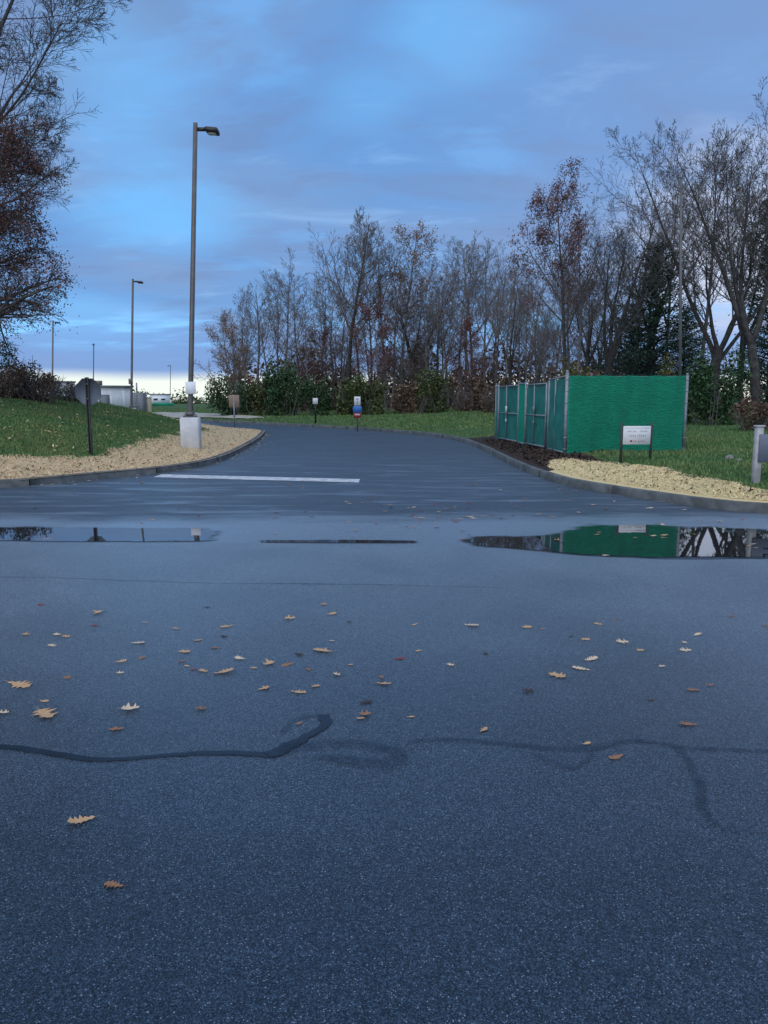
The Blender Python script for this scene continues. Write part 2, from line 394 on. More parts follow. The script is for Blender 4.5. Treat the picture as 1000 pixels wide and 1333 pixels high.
# ------------------------------------------------------------------ terrain
def Rz(x, y): return .0125*np.clip(np.asarray(y, float)-11, 0, 36)
KH = .145
left_px = [(345, 564), (343, 568), (336, 575), (308, 592), (273, 606), (210, 616), (140, 622), (52, 631), (0, 636)]
right_px = [(1000, 668), (924, 660), (848, 649), (753, 634), (720, 624), (685, 611), (650, 593), (620, 579), (600, 573), (560, 566.5), (480, 560), (400, 555.5), (320, 551.5), (260, 549), (215, 547)]
lk = [ground(px, py, Rz)[:2] for px, py in left_px]
rk = [ground(px, py, Rz)[:2] for px, py in right_px]
print('left', np.round(lk, 1).tolist()); print('right', np.round(rk, 1).tolist())
tip = lk[0]
front = np.array(lk+[(-11.5, 14.1), (-20, 13.4), (-60, 12.4)])
back = np.array([tip+np.array(d) for d in ((0, 0), (-.25, .7), (-.9, 1.6), (-2.4, 3.2), (-5.0, 5.6), (-9.0, 8.6), (-19, 13), (-55, 22))])
right = np.array([(60, 8.0), (25, 9.2), (12, 10.0)]+rk+[(-40, 66), (-80, 80)])
def smoothline(P, n=3):
    for _ in range(n):
        Q = [P[0]]
        for a, c in zip(P[:-1], P[1:]): Q += [a*.75+c*.25, a*.25+c*.75]
        Q.append(P[-1]); P = np.array(Q)
    return P
front = smoothline(front, 2); back = smoothline(back, 2); right = smoothline(right, 2)
# trim duplicates and resample
def resample(P, step):
    d = np.r_[0, np.cumsum(np.linalg.norm(np.diff(P, axis=0), axis=1))]
    n = max(2, int(d[-1]/step)); s = np.linspace(0, d[-1], n)
    return np.stack([np.interp(s, d, P[:, 0]), np.interp(s, d, P[:, 1])], 1)
def pdist(X, Y, P):
    """distance to polyline P and the y of the nearest point"""
    X = np.asarray(X, float).ravel(); Y = np.asarray(Y, float).ravel()
    best = np.full(X.shape, 1e9); by = np.zeros(X.shape)
    for a, c in zip(P[:-1], P[1:]):
        v = c-a; L = v@v+1e-9
        t = np.clip(((X-a[0])*v[0]+(Y-a[1])*v[1])/L, 0, 1)
        qx, qy = a[0]+t*v[0], a[1]+t*v[1]
        d = np.hypot(X-qx, Y-qy); k = d < best
        best = np.where(k, d, best); by = np.where(k, qy, by)
    return best, by
def wob(x, y, s=1.0): return .5*np.sin(1.7*x*s+.6*y*s)+.3*np.sin(3.1*y*s-1.3*x*s+1)+.2*np.sin(5.3*x*s+4.1*y*s)
loopL = np.concatenate([front[::-1], back])
def ss(t): t = np.clip(t, 0, 1); return t*t*(3-2*t)
def z_island(x, y):
    x = np.asarray(x, float); sh = x.shape
    d, ky = pdist(x, y, loopL)
    z = Rz(0, ky)+KH-.01+1.62*ss(d/10.0)
    z = z+.02*wob(np.ravel(x), np.ravel(y))*ss(d/1.0)
    return z.reshape(sh) if sh else float(z[0])
def z_lawn(x, y):
    x = np.asarray(x, float); sh = x.shape
    d, ky = pdist(x, y, right)
    z = Rz(0, ky)+KH-.01+.10*np.minimum(d, 2.2)+.010*np.clip(d-2.2, 0, 5)+.047*np.clip(d-7.2, 0, 60)
    z = np.minimum(z, 1.52-.25*np.exp(-np.maximum(z-1.2, 0)*3)*(z > 1.2)) if False else z
    z = np.where(z > 1.2, 1.2+.34*(1-np.exp(-(z-1.2)/.34)), z)
    z = z+.02*wob(np.ravel(x), np.ravel(y))*ss(d/1.0)
    return z.reshape(sh) if sh else float(z[0])
def gridmesh(P, keep=None):
    """P (a,b,3) -> list of verts, quads"""
    a, bb, _ = P.shape
    i, j = np.meshgrid(np.arange(a-1), np.arange(bb-1), indexing='ij')
    q = np.stack([i*bb+j, (i+1)*bb+j, (i+1)*bb+j+1, i*bb+j+1], -1).reshape(-1, 4)
    return P.reshape(-1, 3), q
def up(V, Q):
    n = np.cross(V[Q[:, 1]]-V[Q[:, 0]], V[Q[:, 2]]-V[Q[:, 0]])
    f = n[:, 2] < 0; Q = Q.copy(); Q[f] = Q[f][:, ::-1]; return Q
def used(V, Q):
    u, inv = np.unique(Q, return_inverse=True); return V[u], inv.reshape(Q.shape)

# --- road sheets
seam_px = [(-400, 704), (0, 705.5), (300, 706.5), (590, 710), (700, 718), (760, 724), (860, 728.5), (1000, 728), (1400, 729)]
seam = np.array([ground(px, py, lambda x, y: 0)[:2] for px, py in seam_px])
seam = np.concatenate([[(-90, seam[0][1])], seam, [(90, seam[-1][1])]])
xs = np.concatenate([np.linspace(-90, -12, 12), np.linspace(-11, 11, 90), np.linspace(12, 90, 12)])
sy = np.interp(xs, seam[:, 0], seam[:, 1])+.012*np.sin(xs*5)+.01*np.sin(xs*13+1)
rows = [np.stack([xs, np.full_like(xs, -40.), np.zeros_like(xs)], 1), np.stack([xs, np.full_like(xs, 3.), np.zeros_like(xs)], 1), np.stack([xs, sy, np.zeros_like(xs)], 1)]
V, Q = gridmesh(np.array(rows)); Q = up(V, Q)
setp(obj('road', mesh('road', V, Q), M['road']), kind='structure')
ys = [None, 10, 11, 12, 14, 18, 24, 30, 38, 47, 60, 90, 130]
rows = []
for y in ys:
    yy = sy if y is None else np.full_like(xs, y)
    rows.append(np.stack([xs, yy, Rz(0, yy)-(0.004 if y is None else 0)], 1))
V, Q = gridmesh(np.array(rows)); Q = up(V, Q)
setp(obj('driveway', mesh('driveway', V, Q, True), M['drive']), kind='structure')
# base ground out to the horizon
r = 2500
V = np.array([(-r, -r, -.5), (r, -r, -.5), (r, r, -.5), (-r, r, -.5)])
setp(obj('terrain', mesh('terrain', V, np.array([[0, 1, 2, 3]])), M['lawn']), kind='structure')

# --- left island (front kerb to back kerb)
fr = resample(front, .5)
n = len(fr)
d = np.r_[0, np.cumsum(np.linalg.norm(np.diff(back, axis=0), axis=1))]
s = np.linspace(0, d[-1], n)
bk = np.stack([np.interp(s, d, back[:, 0]), np.interp(s, d, back[:, 1])], 1)
ts = np.concatenate([np.linspace(0, .35, 40)[:-1], np.linspace(.35, 1, 40)])
P2 = fr[:, None, :]*(1-ts)[None, :, None]+bk[:, None, :]*ts[None, :, None]
zz = z_island(P2[..., 0], P2[..., 1])
V, Q = gridmesh(np.concatenate([P2, zz[..., None]], -1)); Q = up(V, Q)
def in_mulch_left(x, y):
    df, _ = pdist(x, y, front)
    x = np.ravel(x); y = np.ravel(y)
    dt = np.hypot(x-tip[0], y-tip[1])
    w = wob(x, y, .8)
    return (df < 2.6+.45*w) | (dt < 4.0+.6*w)
cen = V[Q].mean(1)
mk = in_mulch_left(cen[:, 0], cen[:, 1])
setp(obj('lawn_mound', mesh('lawn_mound', *used(V, Q[~mk]), True), M['lawn']), kind='structure')
setp(obj('mulch_bed', mesh('mulch_bed', *used(V, Q[mk]), True), M['mulch']), kind='structure')

# --- right / far lawn fan
fan = {}
rr_ = resample(right, .5)
keyP = right
kd = np.linspace(0, 1, 6)
def fan_dir(P):
    # direction turns from east at the near right end to west-north at the far left end
    d = np.r_[0, np.cumsum(np.linalg.norm(np.diff(P, axis=0), axis=1))]
    near = np.array([np.argmin(np.hypot(P[:, 0]-q[0], P[:, 1]-q[1])) for q in ((60, 8), (12, 10), (6, 11), (3.3, 20), (0, 32), (-6, 43), (-18, 56), (-80, 80))])
    ang = np.radians([12, 24, 33, 45, 66, 80, 98, 125])
    return np.interp(d, d[near], ang)
ang = fan_dir(rr_)
ds = np.concatenate([np.arange(0, 6, .3), np.arange(6, 20, .8), np.arange(20, 60, 3), [60, 80, 120, 200, 400, 900]])
P2 = rr_[:, None, :]+ds[None, :, None]*np.stack([np.cos(ang), np.sin(ang)], 1)[:, None, :]
zz = z_lawn(P2[..., 0], P2[..., 1])
V, Q = gridmesh(np.concatenate([P2, zz[..., None]], -1)); Q = up(V, Q)
mul_px = [(1200, 668), (1000, 640), (960, 630), (900, 618), (850, 609), (800, 603), (735, 596), (715, 596)]
mul_line = np.array([ground(px, py, z_lawn)[:2] for px, py in mul_px])
fc = ground(735, 592, z_lawn); fr_c = at(889, 592, fc[1]); fl = ground(645, 573, z_lawn)
print('fence', fc, fr_c, fl)
soil_line = np.array([ground(px, py, z_lawn)[:2] for px, py in ((735, 594), (690, 580), (645, 572), (630, 569))])
def pip(x, y, P):
    x = np.ravel(x); y = np.ravel(y); c = np.zeros(len(x), bool)
    for a, e in zip(P, np.roll(P, -1, axis=0)):
        if a[1] == e[1]: continue
        c ^= ((a[1] > y) != (e[1] > y)) & (x < (e[0]-a[0])*(y-a[1])/(e[1]-a[1])+a[0])
    return c
MULP = np.array([ground(px, py, z_lawn)[:2] for px, py in ((714, 600), (735, 597), (800, 603), (850, 609), (900, 618), (960, 630), (1000, 640), (1250, 672), (1250, 720), (1000, 690), (850, 665), (770, 650), (735, 628))])
def lawn_zone(x, y):
    """0 lawn, 1 straw mulch, 2 dark soil"""
    x = np.ravel(x); y = np.ravel(y); w = wob(x, y, 1.2)
    o = np.argsort(mul_line[:, 0])
    yl = np.interp(x, mul_line[o, 0], mul_line[o, 1])+.22*w
    d, ky = pdist(x, y, right)
    a = pip(x+.10*w, y+.10*np.sin(x*7+y*3), MULP) & (d > -1)
    os_ = np.argsort(soil_line[:, 1])
    xl = np.interp(y, soil_line[os_, 1], soil_line[os_, 0])+.10*w
    so = (x < xl+.1) & (y > mul_line[-1, 1]-1.6+.2*w) & (y < fl[1]+2) & (d < 5)
    sp = ground(722, 602, z_lawn)
    so |= (x < sp[0]+.3*w) & (y > sp[1]-1.6) & (y < fl[1]+2) & (d < 5)
    so |= (d < 3.4) & (x < 5.1) & (y > 12.5) & (y < fl[1]+2) & ~a
    inside = (x > xl-.1) & (x < fr_c[0]) & (y > fc[1]-.15) & (y < fl[1])
    so |= inside
    return np.where(a & ~inside, 1, np.where(so, 2, 0))
cen = V[Q].mean(1); zo = lawn_zone(cen[:, 0], cen[:, 1])
setp(obj('lawn', mesh('lawn', *used(V, Q[zo == 0]), True), M['lawn']), kind='structure')
setp(obj('straw_mulch_bed', mesh('straw_mulch_bed', *used(V, Q[zo == 1]), True), M['mulch_r']), kind='structure')
setp(obj('soil_bed', mesh('soil_bed', *used(V, Q[zo == 2]), True), M['soil']), kind='structure')

# --- kerbs: cast stones about 3 m long with open joints
def kerb(P, name, side, length=3.0, fine=.25, maxlen=90):
    root = empty(name, (float(P[0][0]), float(P[0][1]), float(Rz(0, P[0][1]))), kind='structure')
    d = np.r_[0, np.cumsum(np.linalg.norm(np.diff(P, axis=0), axis=1))]
    L = min(d[-1], maxlen); k = 0.0
    while k < L-.5:
        a, e = k+.012, min(k+length, L)-.012
        s = np.linspace(a, e, max(3, int((e-a)/fine)))
        X = np.stack([np.interp(s, d, P[:, 0]), np.interp(s, d, P[:, 1])], 1)
        T = np.gradient(X, axis=0); T /= np.linalg.norm(T, axis=1, keepdims=True)
        N = np.stack([-T[:, 1], T[:, 0]], 1)*side            # towards the planting
        z0 = Rz(0, X[:, 1]); jit = random.uniform(-.006, .006)
        prof = [(-.008, -.06), (0.012, KH-.025), (.035, KH+.004), (.15, KH+.006), (.17, KH-.01), (.17, -.06)]
        G = np.stack([np.concatenate([X+N*o, (z0+h+(jit if h > 0 else 0))[:, None]], 1) for o, h in prof], 1)
        G -= np.array(root.location)
        Vv, Qq = gridmesh(G)
        m_ = len(prof); nn = len(s)
        ends = [np.array([[i for i in range(m_)]]), np.array([[(nn-1)*m_+i for i in range(m_-1, -1, -1)]])]
        me = mesh('kerb_stone', Vv, [Qq if side > 0 else Qq[:, ::-1]]+ends)
        obj('kerb_stone', me, M['kerb'], root)
        k += length
    return root
off = 0.0
kerb(front, 'island_kerb', -1 if True else 1, maxlen=46)
kerb(back, 'island_kerb', 1, maxlen=34)
kerb(right, 'lawn_kerb', 1 if True else -1, maxlen=150)

# --- stop line, crack seals, water
def fade_mesh(name, G, w, mat, z_kind='structure'):
    """grid G (a,b,3) with edge weights w (a,b) stored as attribute 'cover'"""
    Vv, Qq = gridmesh(G); Qq = up(Vv, Qq)
    me = mesh(name, Vv, Qq)
    at_ = me.attributes.new('cover', 'FLOAT', 'POINT'); at_.data.foreach_set('value', np.asarray(w, np.float32).ravel())
    return setp(obj(name, me, mat), kind=z_kind)
def ribbon(P, w, z, name, mat, jitter=0.0):
    P = smoothline(np.array(P, float), 3)
    T = np.gradient(P, axis=0); T /= np.linalg.norm(T, axis=1, keepdims=True)+1e-9
    N = np.stack([-T[:, 1], T[:, 0]], 1)
    u = np.linspace(0, 1, len(P))
    ww = np.interp(u, np.linspace(0, 1, len(w)), w)*1.2
    sh = ww*jitter*.25*np.interp(u, np.linspace(0, 1, max(4, len(P)//3)), RNG.uniform(-1, 1, max(4, len(P)//3)))
    cols, wt = [], []
    for q, c_ in ((-.5, 0), (-.3, 1), (0, 1), (.3, 1), (.5, 0)):
        X = P+N*(ww*q+sh)[:, None]
        cols.append(np.c_[X, np.full(len(P), z)]); wt.append(c_*np.clip(np.minimum(u, 1-u)*12, 0, 1))
    return fade_mesh(name, np.stack(cols, 1), np.stack(wt, 1), mat)
Z0 = lambda x, y: 0.0
def gl(pts): return [ground(px, py, Z0)[:2] for px, py in pts]
a = ground(205, 619.5, Rz); c_ = ground(468, 626, Rz)
nn = 24
X = np.linspace(a[0], c_[0], nn); Y = np.linspace(a[1], c_[1], nn)
G = np.stack([np.stack([X, Y-.32+.012*RNG.uniform(-1, 1, nn), Rz(0, Y-.32)+.006], 1), np.stack([X, Y+.30+.012*RNG.uniform(-1, 1, nn), Rz(0, Y+.30)+.006], 1)], 1)
V, Q = gridmesh(G); Q = up(V, Q)
setp(obj('stop_line', mesh('stop_line', V, Q), M['paint']), label='long white painted stop line across the driveway', kind='structure')

ribbon(gl([(-60, 966), (0, 972), (30, 975), (70, 982), (110, 989), (150, 990), (200, 985), (240, 982), (300, 980), (340, 983), (365, 986)]), [.035, .05, .045, .03, .05, .04], .004, 'crack_seal', M['tar'], .35)
ribbon(gl([(345, 984), (372, 975), (392, 964), (408, 955), (421, 947), (424, 938), (421, 931)]), [.07, .09, .06, .05, .07, .06], .005, 'crack_seal', M['tar'], .6)
ribbon(gl([(366, 956), (372, 946), (384, 938), (402, 934), (418, 932)]), [.03, .05, .03, .05, .04], .0055, 'crack_seal', M['tar2'], .7)
ribbon(gl([(355, 980), (400, 972), (440, 968), (490, 972), (520, 980), (520, 990), (500, 996), (470, 994), (440, 988), (400, 985)]), [.10, .12, .10, .13, .10, .06], .006, 'crack_seal', M['tar2'], .3)
ribbon(gl([(520, 966), (560, 964), (600, 964), (650, 968), (690, 973), (740, 977), (780, 974), (810, 967), (840, 965), (880, 972), (930, 977), (1000, 979), (1080, 980)]), [.03, .05, .05, .06, .08, .07, .05, .06, .05, .05], .004, 'crack_seal', M['tar2'], .35)
ribbon(gl([(880, 972), (893, 985), (905, 1005), (912, 1030), (914, 1052), (925, 1072), (955, 1082), (985, 1083)]), [.06, .05, .06, .05, .03, .02], .007, 'crack_seal', M['tar2'], .3)
ribbon(gl([(690, 980), (715, 992), (745, 1003), (760, 995), (775, 982)]), [.03, .04, .05, .04, .03], .008, 'crack_seal', M['tar2'], .4)
ribbon(gl([(-60, 751), (60, 752), (130, 755), (200, 757), (280, 760), (350, 760), (460, 761), (560, 763), (670, 766)]), [.035, .02, .04, .025, .05, .02, .015], .004, 'crack_seal', M['tar2'], .6)

def puddle(pts, z):
    P = np.array([ground(px, py, Rz)[:2] for px, py in pts])
    P = np.concatenate([P, P[:1]]); P = smoothline(P, 2)[:-1]
    xs_ = np.linspace(P[:, 0].min()+.002, P[:, 0].max()-.002, 90); lo, hi = [], []
    E = list(zip(P, np.roll(P, -1, axis=0)))
    for x in xs_:
        yy = [a[1]+(x-a[0])/(e[0]-a[0])*(e[1]-a[1]) for a, e in E if (a[0] <= x) != (e[0] <= x)]
        lo.append(min(yy)); hi.append(max(yy))
    lo, hi = np.array(lo), np.array(hi)
    k_ = min(1, float(np.max(hi-lo))/.5); lo = lo-.10*k_; hi = hi+.5*k_
    v = np.array([0, .12, .3, .5, .7, .85, 1.0]); wv = np.array([0, 1, 1, 1, .9, .55, 0])
    u = np.linspace(0, 1, len(xs_)); wu = np.clip(np.minimum(u, 1-u)*14, 0, 1)
    Y = lo[:, None]*(1-v)[None]+hi[:, None]*v[None]
    G = np.stack([np.broadcast_to(xs_[:, None], Y.shape), Y, np.full(Y.shape, z)], -1)
    return fade_mesh('puddle', G, wu[:, None]*wv[None], M['water'])
puddle([(590, 708.5), (640, 711), (700, 716), (740, 721), (800, 725), (860, 727.5), (930, 727), (1000, 727), (1100, 727), (1180, 716), (1120, 700), (1010, 694), (960, 692), (900, 689), (850, 686), (800, 686.5), (764, 687), (748, 693), (728, 701), (700, 705.5), (640, 706)], .007)
puddle([(-140, 693), (-20, 692), (60, 692), (140, 693), (230, 694), (280, 694.5), (296, 700), (285, 704.5), (140, 705), (60, 704.5), (-20, 703.5), (-140, 704)], .007)
puddle([(330, 705.2), (380, 705.4), (430, 704.6), (480, 705), (540, 705.8), (556, 706.6), (520, 707), (440, 706.8), (380, 706.6), (335, 706)], .007)

# pale concrete apron by the lawn at the bend
topE = [(190, 537.5), (240, 537.5), (300, 540), (343, 543.5)]; botE = [(190, 542.5), (240, 543.5), (300, 545), (343, 544.8)]
rows = []
for pts in (topE, botE):
    pp = np.array([np.array([np.interp(u, np.linspace(0, 1, 4), [p[k] for p in pts]) for k in (0, 1)]) for u in np.linspace(0, 1, 14)])
    rows.append(np.array([ground(px, py, z_lawn)[:2] for px, py in pp]))
tt = np.linspace(0, 1, 8)[:, None, None]
P2 = rows[0][None]*(1-tt)+rows[1][None]*tt
zz = z_lawn(P2[..., 0], P2[..., 1])+.06
V, Q = gridmesh(np.concatenate([P2, zz[..., None]], -1)); Q = up(V, Q)
setp(obj('concrete_path', mesh('concrete_path', V, Q, True), M['apron']), kind='structure')

# ------------------------------------------------------------------ ground cover: chips and grass (stuff)
def scatter_rect(n, x0, x1, y0, y1, dens=True):
    """more points near the camera: uniform in 1/y"""
    u = RNG.uniform(1/y1, 1/y0, n); y = 1/u
    return RNG.uniform(x0, x1, n), y
def chips(name, x, y, z, lmin, lmax, mat):
    n = len(x); L = RNG.uniform(lmin, lmax, n); W = L*RNG.uniform(.2, .5, n); T_ = L*.12
    a = RNG.uniform(0, 2*math.pi, n); ti = RNG.normal(0, .35, n)
    ux = np.stack([np.cos(a)*np.cos(ti), np.sin(a)*np.cos(ti), np.sin(ti)], 1)
    uy = np.stack([-np.sin(a), np.cos(a), RNG.normal(0, .2, n)], 1)
    c = np.stack([x, y, z+.012+np.abs(np.sin(ti))*L*.4], 1)
    p = [c-ux*L[:, None]/2-uy*W[:, None]/2, c+ux*L[:, None]/2-uy*W[:, None]/3, c+ux*L[:, None]/2+uy*W[:, None]/2, c-ux*L[:, None]/2+uy*W[:, None]/3]
    top = c+np.stack([np.zeros(n), np.zeros(n), T_], 1)
    V = np.stack(p+[top], 1).reshape(-1, 3)
    k = np.arange(n)[:, None]*5
    T3 = np.concatenate([k+np.array([[0, 1, 4]]), k+np.array([[1, 2, 4]]), k+np.array([[2, 3, 4]]), k+np.array([[3, 0, 4]])])
    return setp(obj(name, mesh(name, V, T3), mat), kind='stuff')
x, y = scatter_rect(110000, -16, -4, 13, 42)
k = in_mulch_left(x, y)
dl, _ = pdist(x, y, loopL)
def pip(x, y, P):
    x = np.ravel(x); y = np.ravel(y); c = np.zeros(len(x), bool)
    for a, e in zip(P, np.roll(P, -1, axis=0)):
        if a[1] == e[1]: continue
        c ^= ((a[1] > y) != (e[1] > y)) & (x < (e[0]-a[0])*(y-a[1])/(e[1]-a[1])+a[0])
    return c
def inside_island(x, y): return pip(x, y, loopL)
k = k & inside_island(x, y) & (dl > .17)
x, y = x[k], y[k]
chips('wood_chips', x, y, z_island(x, y), .018, .048, M['chip'])
q = RNG.uniform(0, 1, len(x)) < .05
x2, y2 = x[q]+RNG.normal(0, .1, q.sum()), y[q]+RNG.normal(0, .1, q.sum())
kk = inside_island(x2, y2); x2, y2 = x2[kk], y2[kk]
chips('dark_bark_chips', x2, y2, z_island(x2, y2)+.005, .03, .09, M['soilchip'])
x, y = scatter_rect(110000, 1.5, 9.5, 9.5, 20)
dr, _ = pdist(x, y, right)
def right_side(x, y):
    o = np.argsort(right[:, 1]);
    kx = np.interp(y, right[o, 1], right[o, 0])
    return (x > kx+.1)
zo_ = lawn_zone(x, y)
k = (zo_ == 1) & right_side(x, y) & (dr > .17)
chips('straw_chips', x[k], y[k], z_lawn(x[k], y[k]), .015, .042, M['chip_r'])
k2 = k & (RNG.uniform(0, 1, len(x)) < .02+.05*(wob(x, y, 2.5) > .4))
chips('dark_bark_chips', x[k2], y[k2], z_lawn(x[k2], y[k2])+.006, .03, .08, M['soilchip'])
x, y = scatter_rect(16000, 1.5, 6, 13, 27)
k = (lawn_zone(x, y) == 2) & right_side(x, y) & (pdist(x, y, right)[0] > .17)
chips('dark_bark_chips', x[k], y[k], z_lawn(x[k], y[k]), .05, .14, M['soilchip'])
# chips kicked over the kerbs on to the tarmac
for P_, sd, mt in ((front, 1, 'chip'), (right, -1, 'chip_r')):
    q = resample(P_, .05); T = np.gradient(q, axis=0); T /= np.linalg.norm(T, axis=1, keepdims=True)
    N = np.stack([-T[:, 1], T[:, 0]], 1)*sd
    o_ = RNG.integers(0, len(q), 1500); off_ = RNG.exponential(.16, 1500)+.03
    pp = q[o_]+N[o_]*off_[:, None]
    ok = (pp[:, 1] > 9.6) & (pp[:, 1] < 36) & (np.abs(pp[:, 0]) < 9)
    if sd < 0: ok &= pp[:, 1] < 17
    pp = pp[ok][:260]
    chips('wood_chips', pp[:, 0], pp[:, 1], Rz(0, pp[:, 1])-.008, .02, .06, M[mt])
def blades(name, x, y, z, h0, h1, w, mat):
    n = len(x); h = RNG.uniform(h0, h1, n); a = RNG.uniform(0, math.pi, n)
    c = np.stack([x, y, z-.005], 1); ux = np.stack([np.cos(a), np.sin(a), 0*a], 1)*(w*RNG.uniform(.6, 1.4, n))[:, None]/2
    tipv = c+np.stack([RNG.normal(0, .35, n)*h, RNG.normal(0, .35, n)*h, h], 1)
    V = np.stack([c-ux, c+ux, tipv], 1).reshape(-1, 3)
    return setp(obj(name, mesh(name, V, np.arange(3*n).reshape(-1, 3)), mat), kind='stuff')
x, y = scatter_rect(230000, -24, -5, 15, 46)
k = inside_island(x, y)
x, y = x[k], y[k]
m_ = in_mulch_left(x+RNG.normal(0, .25, len(x)), y+RNG.normal(0, .25, len(x)))
x, y = x[~m_], y[~m_]
sc_ = y/18
hh = z_island(x, y)
blades('grass', x, y, hh, .03, .09, .03, M['blade'])
x, y = scatter_rect(420000, -26, 30, 12, 75)
k = (np.abs(x) < y*.62+3)
x, y = x[k], y[k]
d_, _ = pdist(x, y, right)
o = np.argsort(right[:, 1])
ins = (x > np.interp(y, right[o, 1], right[o, 0])+.18)
zo_ = lawn_zone(x, y); k = ins & (d_ > .18) & ((zo_ == 0) | ((zo_ == 1) & (RNG.uniform(0, 1, len(x)) < .03)))
x, y = x[k], y[k]
far = y > 34
blades('grass', x[~far], y[~far], z_lawn(x[~far], y[~far]), .03, .09, .03, M['blade'])
blades('grass', x[far], y[far], z_lawn(x[far], y[far]), .04, .10, .07, M['blade'])
# thin scatter of brown leaf litter on both lawns
x, y = scatter_rect(700, -20, -6, 17, 34); k = inside_island(x, y) & ~in_mulch_left(x, y)
chips('leaf_litter', x[k], y[k], z_island(x[k], y[k])+.05, .05, .11, M['chip'])

# ------------------------------------------------------------------ trees
def norm(v): return v/(np.linalg.norm(v, axis=-1, keepdims=True)+1e-9)
def grow_level(base, d0, L, r0, nseg, wander, trop, rng, taper=.35, droop=0.0):
    B = len(base); P = np.empty((B, nseg+1, 3)); P[:, 0] = base; d = d0.copy()
    for k in range(nseg):
        P[:, k+1] = P[:, k]+d*(L/nseg)[:, None]
        d = norm(d+rng.normal(0, wander, (B, 3))+np.array([0, 0, trop-droop*(k/nseg)]))
    t = np.linspace(0, 1, nseg+1)[None]
    R = r0[:, None]*(1-(1-taper)*t**.8)
    return P, R
def spawn(P, R, L, nch, t0, t1, ang, lf, rf, rng, rmin, tpow=1.0, tapf=.55):
    B, n, _ = P.shape
    t = t0+(t1-t0)*((np.arange(nch)[None]+rng.uniform(0, 1, (B, nch)))/nch)**tpow
    f = t*(n-1); i = np.minimum(f.astype(int), n-2); w = (f-i)[..., None]
    bi = np.arange(B)[:, None]
    base = P[bi, i]*(1-w)+P[bi, i+1]*w
    par = norm(P[bi, i+1]-P[bi, i])
    rad = R[bi, i]*(1-w[..., 0])+R[bi, i+1]*w[..., 0]
    phi = rng.uniform(0, 2*math.pi, (B, 1))+np.arange(nch)[None]*2.4+rng.normal(0, .4, (B, nch))
    ref = np.where(np.abs(par[..., 2:3]) > .9, np.array([1., 0, 0]), np.array([0, 0, 1.]))
    u = norm(np.cross(par, ref)); v = np.cross(par, u)
    an = np.radians(ang)*rng.uniform(.7, 1.3, (B, nch))
    d = norm(par*np.cos(an)[..., None]+(u*np.cos(phi)[..., None]+v*np.sin(phi)[..., None])*np.sin(an)[..., None])
    Lc = L[:, None]*lf*(1-tapf*(t-t0)/(t1-t0+1e-6))*rng.uniform(.65, 1.25, (B, nch))
    rc = np.maximum(rad*rf*rng.uniform(.7, 1.1, (B, nch)), rmin)
    return base.reshape(-1, 3), d.reshape(-1, 3), Lc.ravel(), rc.ravel()
def tree_data(seed, Ht, r, form='leader', spread=42, n1=14, n2=8, n3=6, n4=4, lean=(0, 0), clear=.3, rmin=.008, limb=.42, nlimb=4, fork=.28, up_=.10, tapf=.55):
    rng = np.random.default_rng(seed)
    lv = []
    if form == 'leader':
        L0 = np.array([Ht*.97]); P, R = grow_level(np.zeros((1, 3)), norm(np.array([[lean[0], lean[1], 1.]])), L0, np.array([r]), 10, .035, .03, rng, .12)
        lv.append((P, R, 8))
        b1 = spawn(P, R, L0*limb, n1, clear, .95, spread, 1.0, .6, rng, .02, tapf=tapf)
    else:
        L0 = np.array([Ht*fork]); P, R = grow_level(np.zeros((1, 3)), norm(np.array([[lean[0], lean[1], 1.]])), L0, np.array([r]), 5, .05, .02, rng, .85)
        lv.append((P, R, 9))
        b0 = spawn(P, R, np.array([Ht*(1-fork)*.98]), nlimb, .72, 1.0, spread*.62, 1.25, .72, rng, .03)
        Pm, Rm = grow_level(b0[0], b0[1], b0[2], b0[3], 11, .06, up_*.75, rng, .05)
        lv.append((Pm, Rm, 6))
        b1 = spawn(Pm, Rm, b0[2]*.55, max(3, n1//nlimb+3), .22, .97, spread, 1.0, .5, rng, .018)
    P1, R1 = grow_level(*b1, 7, .08, up_, rng, .25); lv.append((P1, R1, 5))
    b2 = spawn(P1, R1, b1[2], n2, .22, 1.0, 40, .42, .55, rng, rmin*1.5)
    P2, R2 = grow_level(*b2, 4, .10, up_*.8, rng, .4); lv.append((P2, R2, 4))
    b3 = spawn(P2, R2, b2[2], n3, .2, 1.0, 38, .5, .6, rng, rmin*1.15)
    P3, R3 = grow_level(*b3, 3, .12, up_*.7, rng, .6); lv.append((P3, R3, 3))
    b4 = spawn(P3, R3, b3[2], n4, .25, 1.0, 36, .55, .7, rng, rmin)
    P4, R4 = grow_level(*b4, 2, .12, up_*.5, rng, .8); lv.append((P4, R4, 3))
    ntr = 1 if form == 'leader' else 2
    return lv, ntr
def join(levels):
    Vs, Qs, n = [], [], 0
    for P, R, ns in levels:
        V, Q = tubes(P, R, ns); Vs.append(V); Qs.append(Q+n); n += len(V)
    return np.concatenate(Vs), np.concatenate(Qs)
def leafquads(c, s0, s1, rng, flat=0.0):
    n = len(c); L = rng.uniform(s0, s1, n)
    a = norm(rng.normal(0, 1, (n, 3))*np.array([1, 1, 1-flat])); t = norm(np.cross(a, rng.normal(0, 1, (n, 3))))
    a *= L[:, None]/2; t *= (L*rng.uniform(.35, .6, n))[:, None]/2
    V = np.stack([c-a, c+t*1.0, c+a, c-t*1.0], 1).reshape(-1, 3)
    return V, np.arange(4*n).reshape(-1, 4)
HT = {}
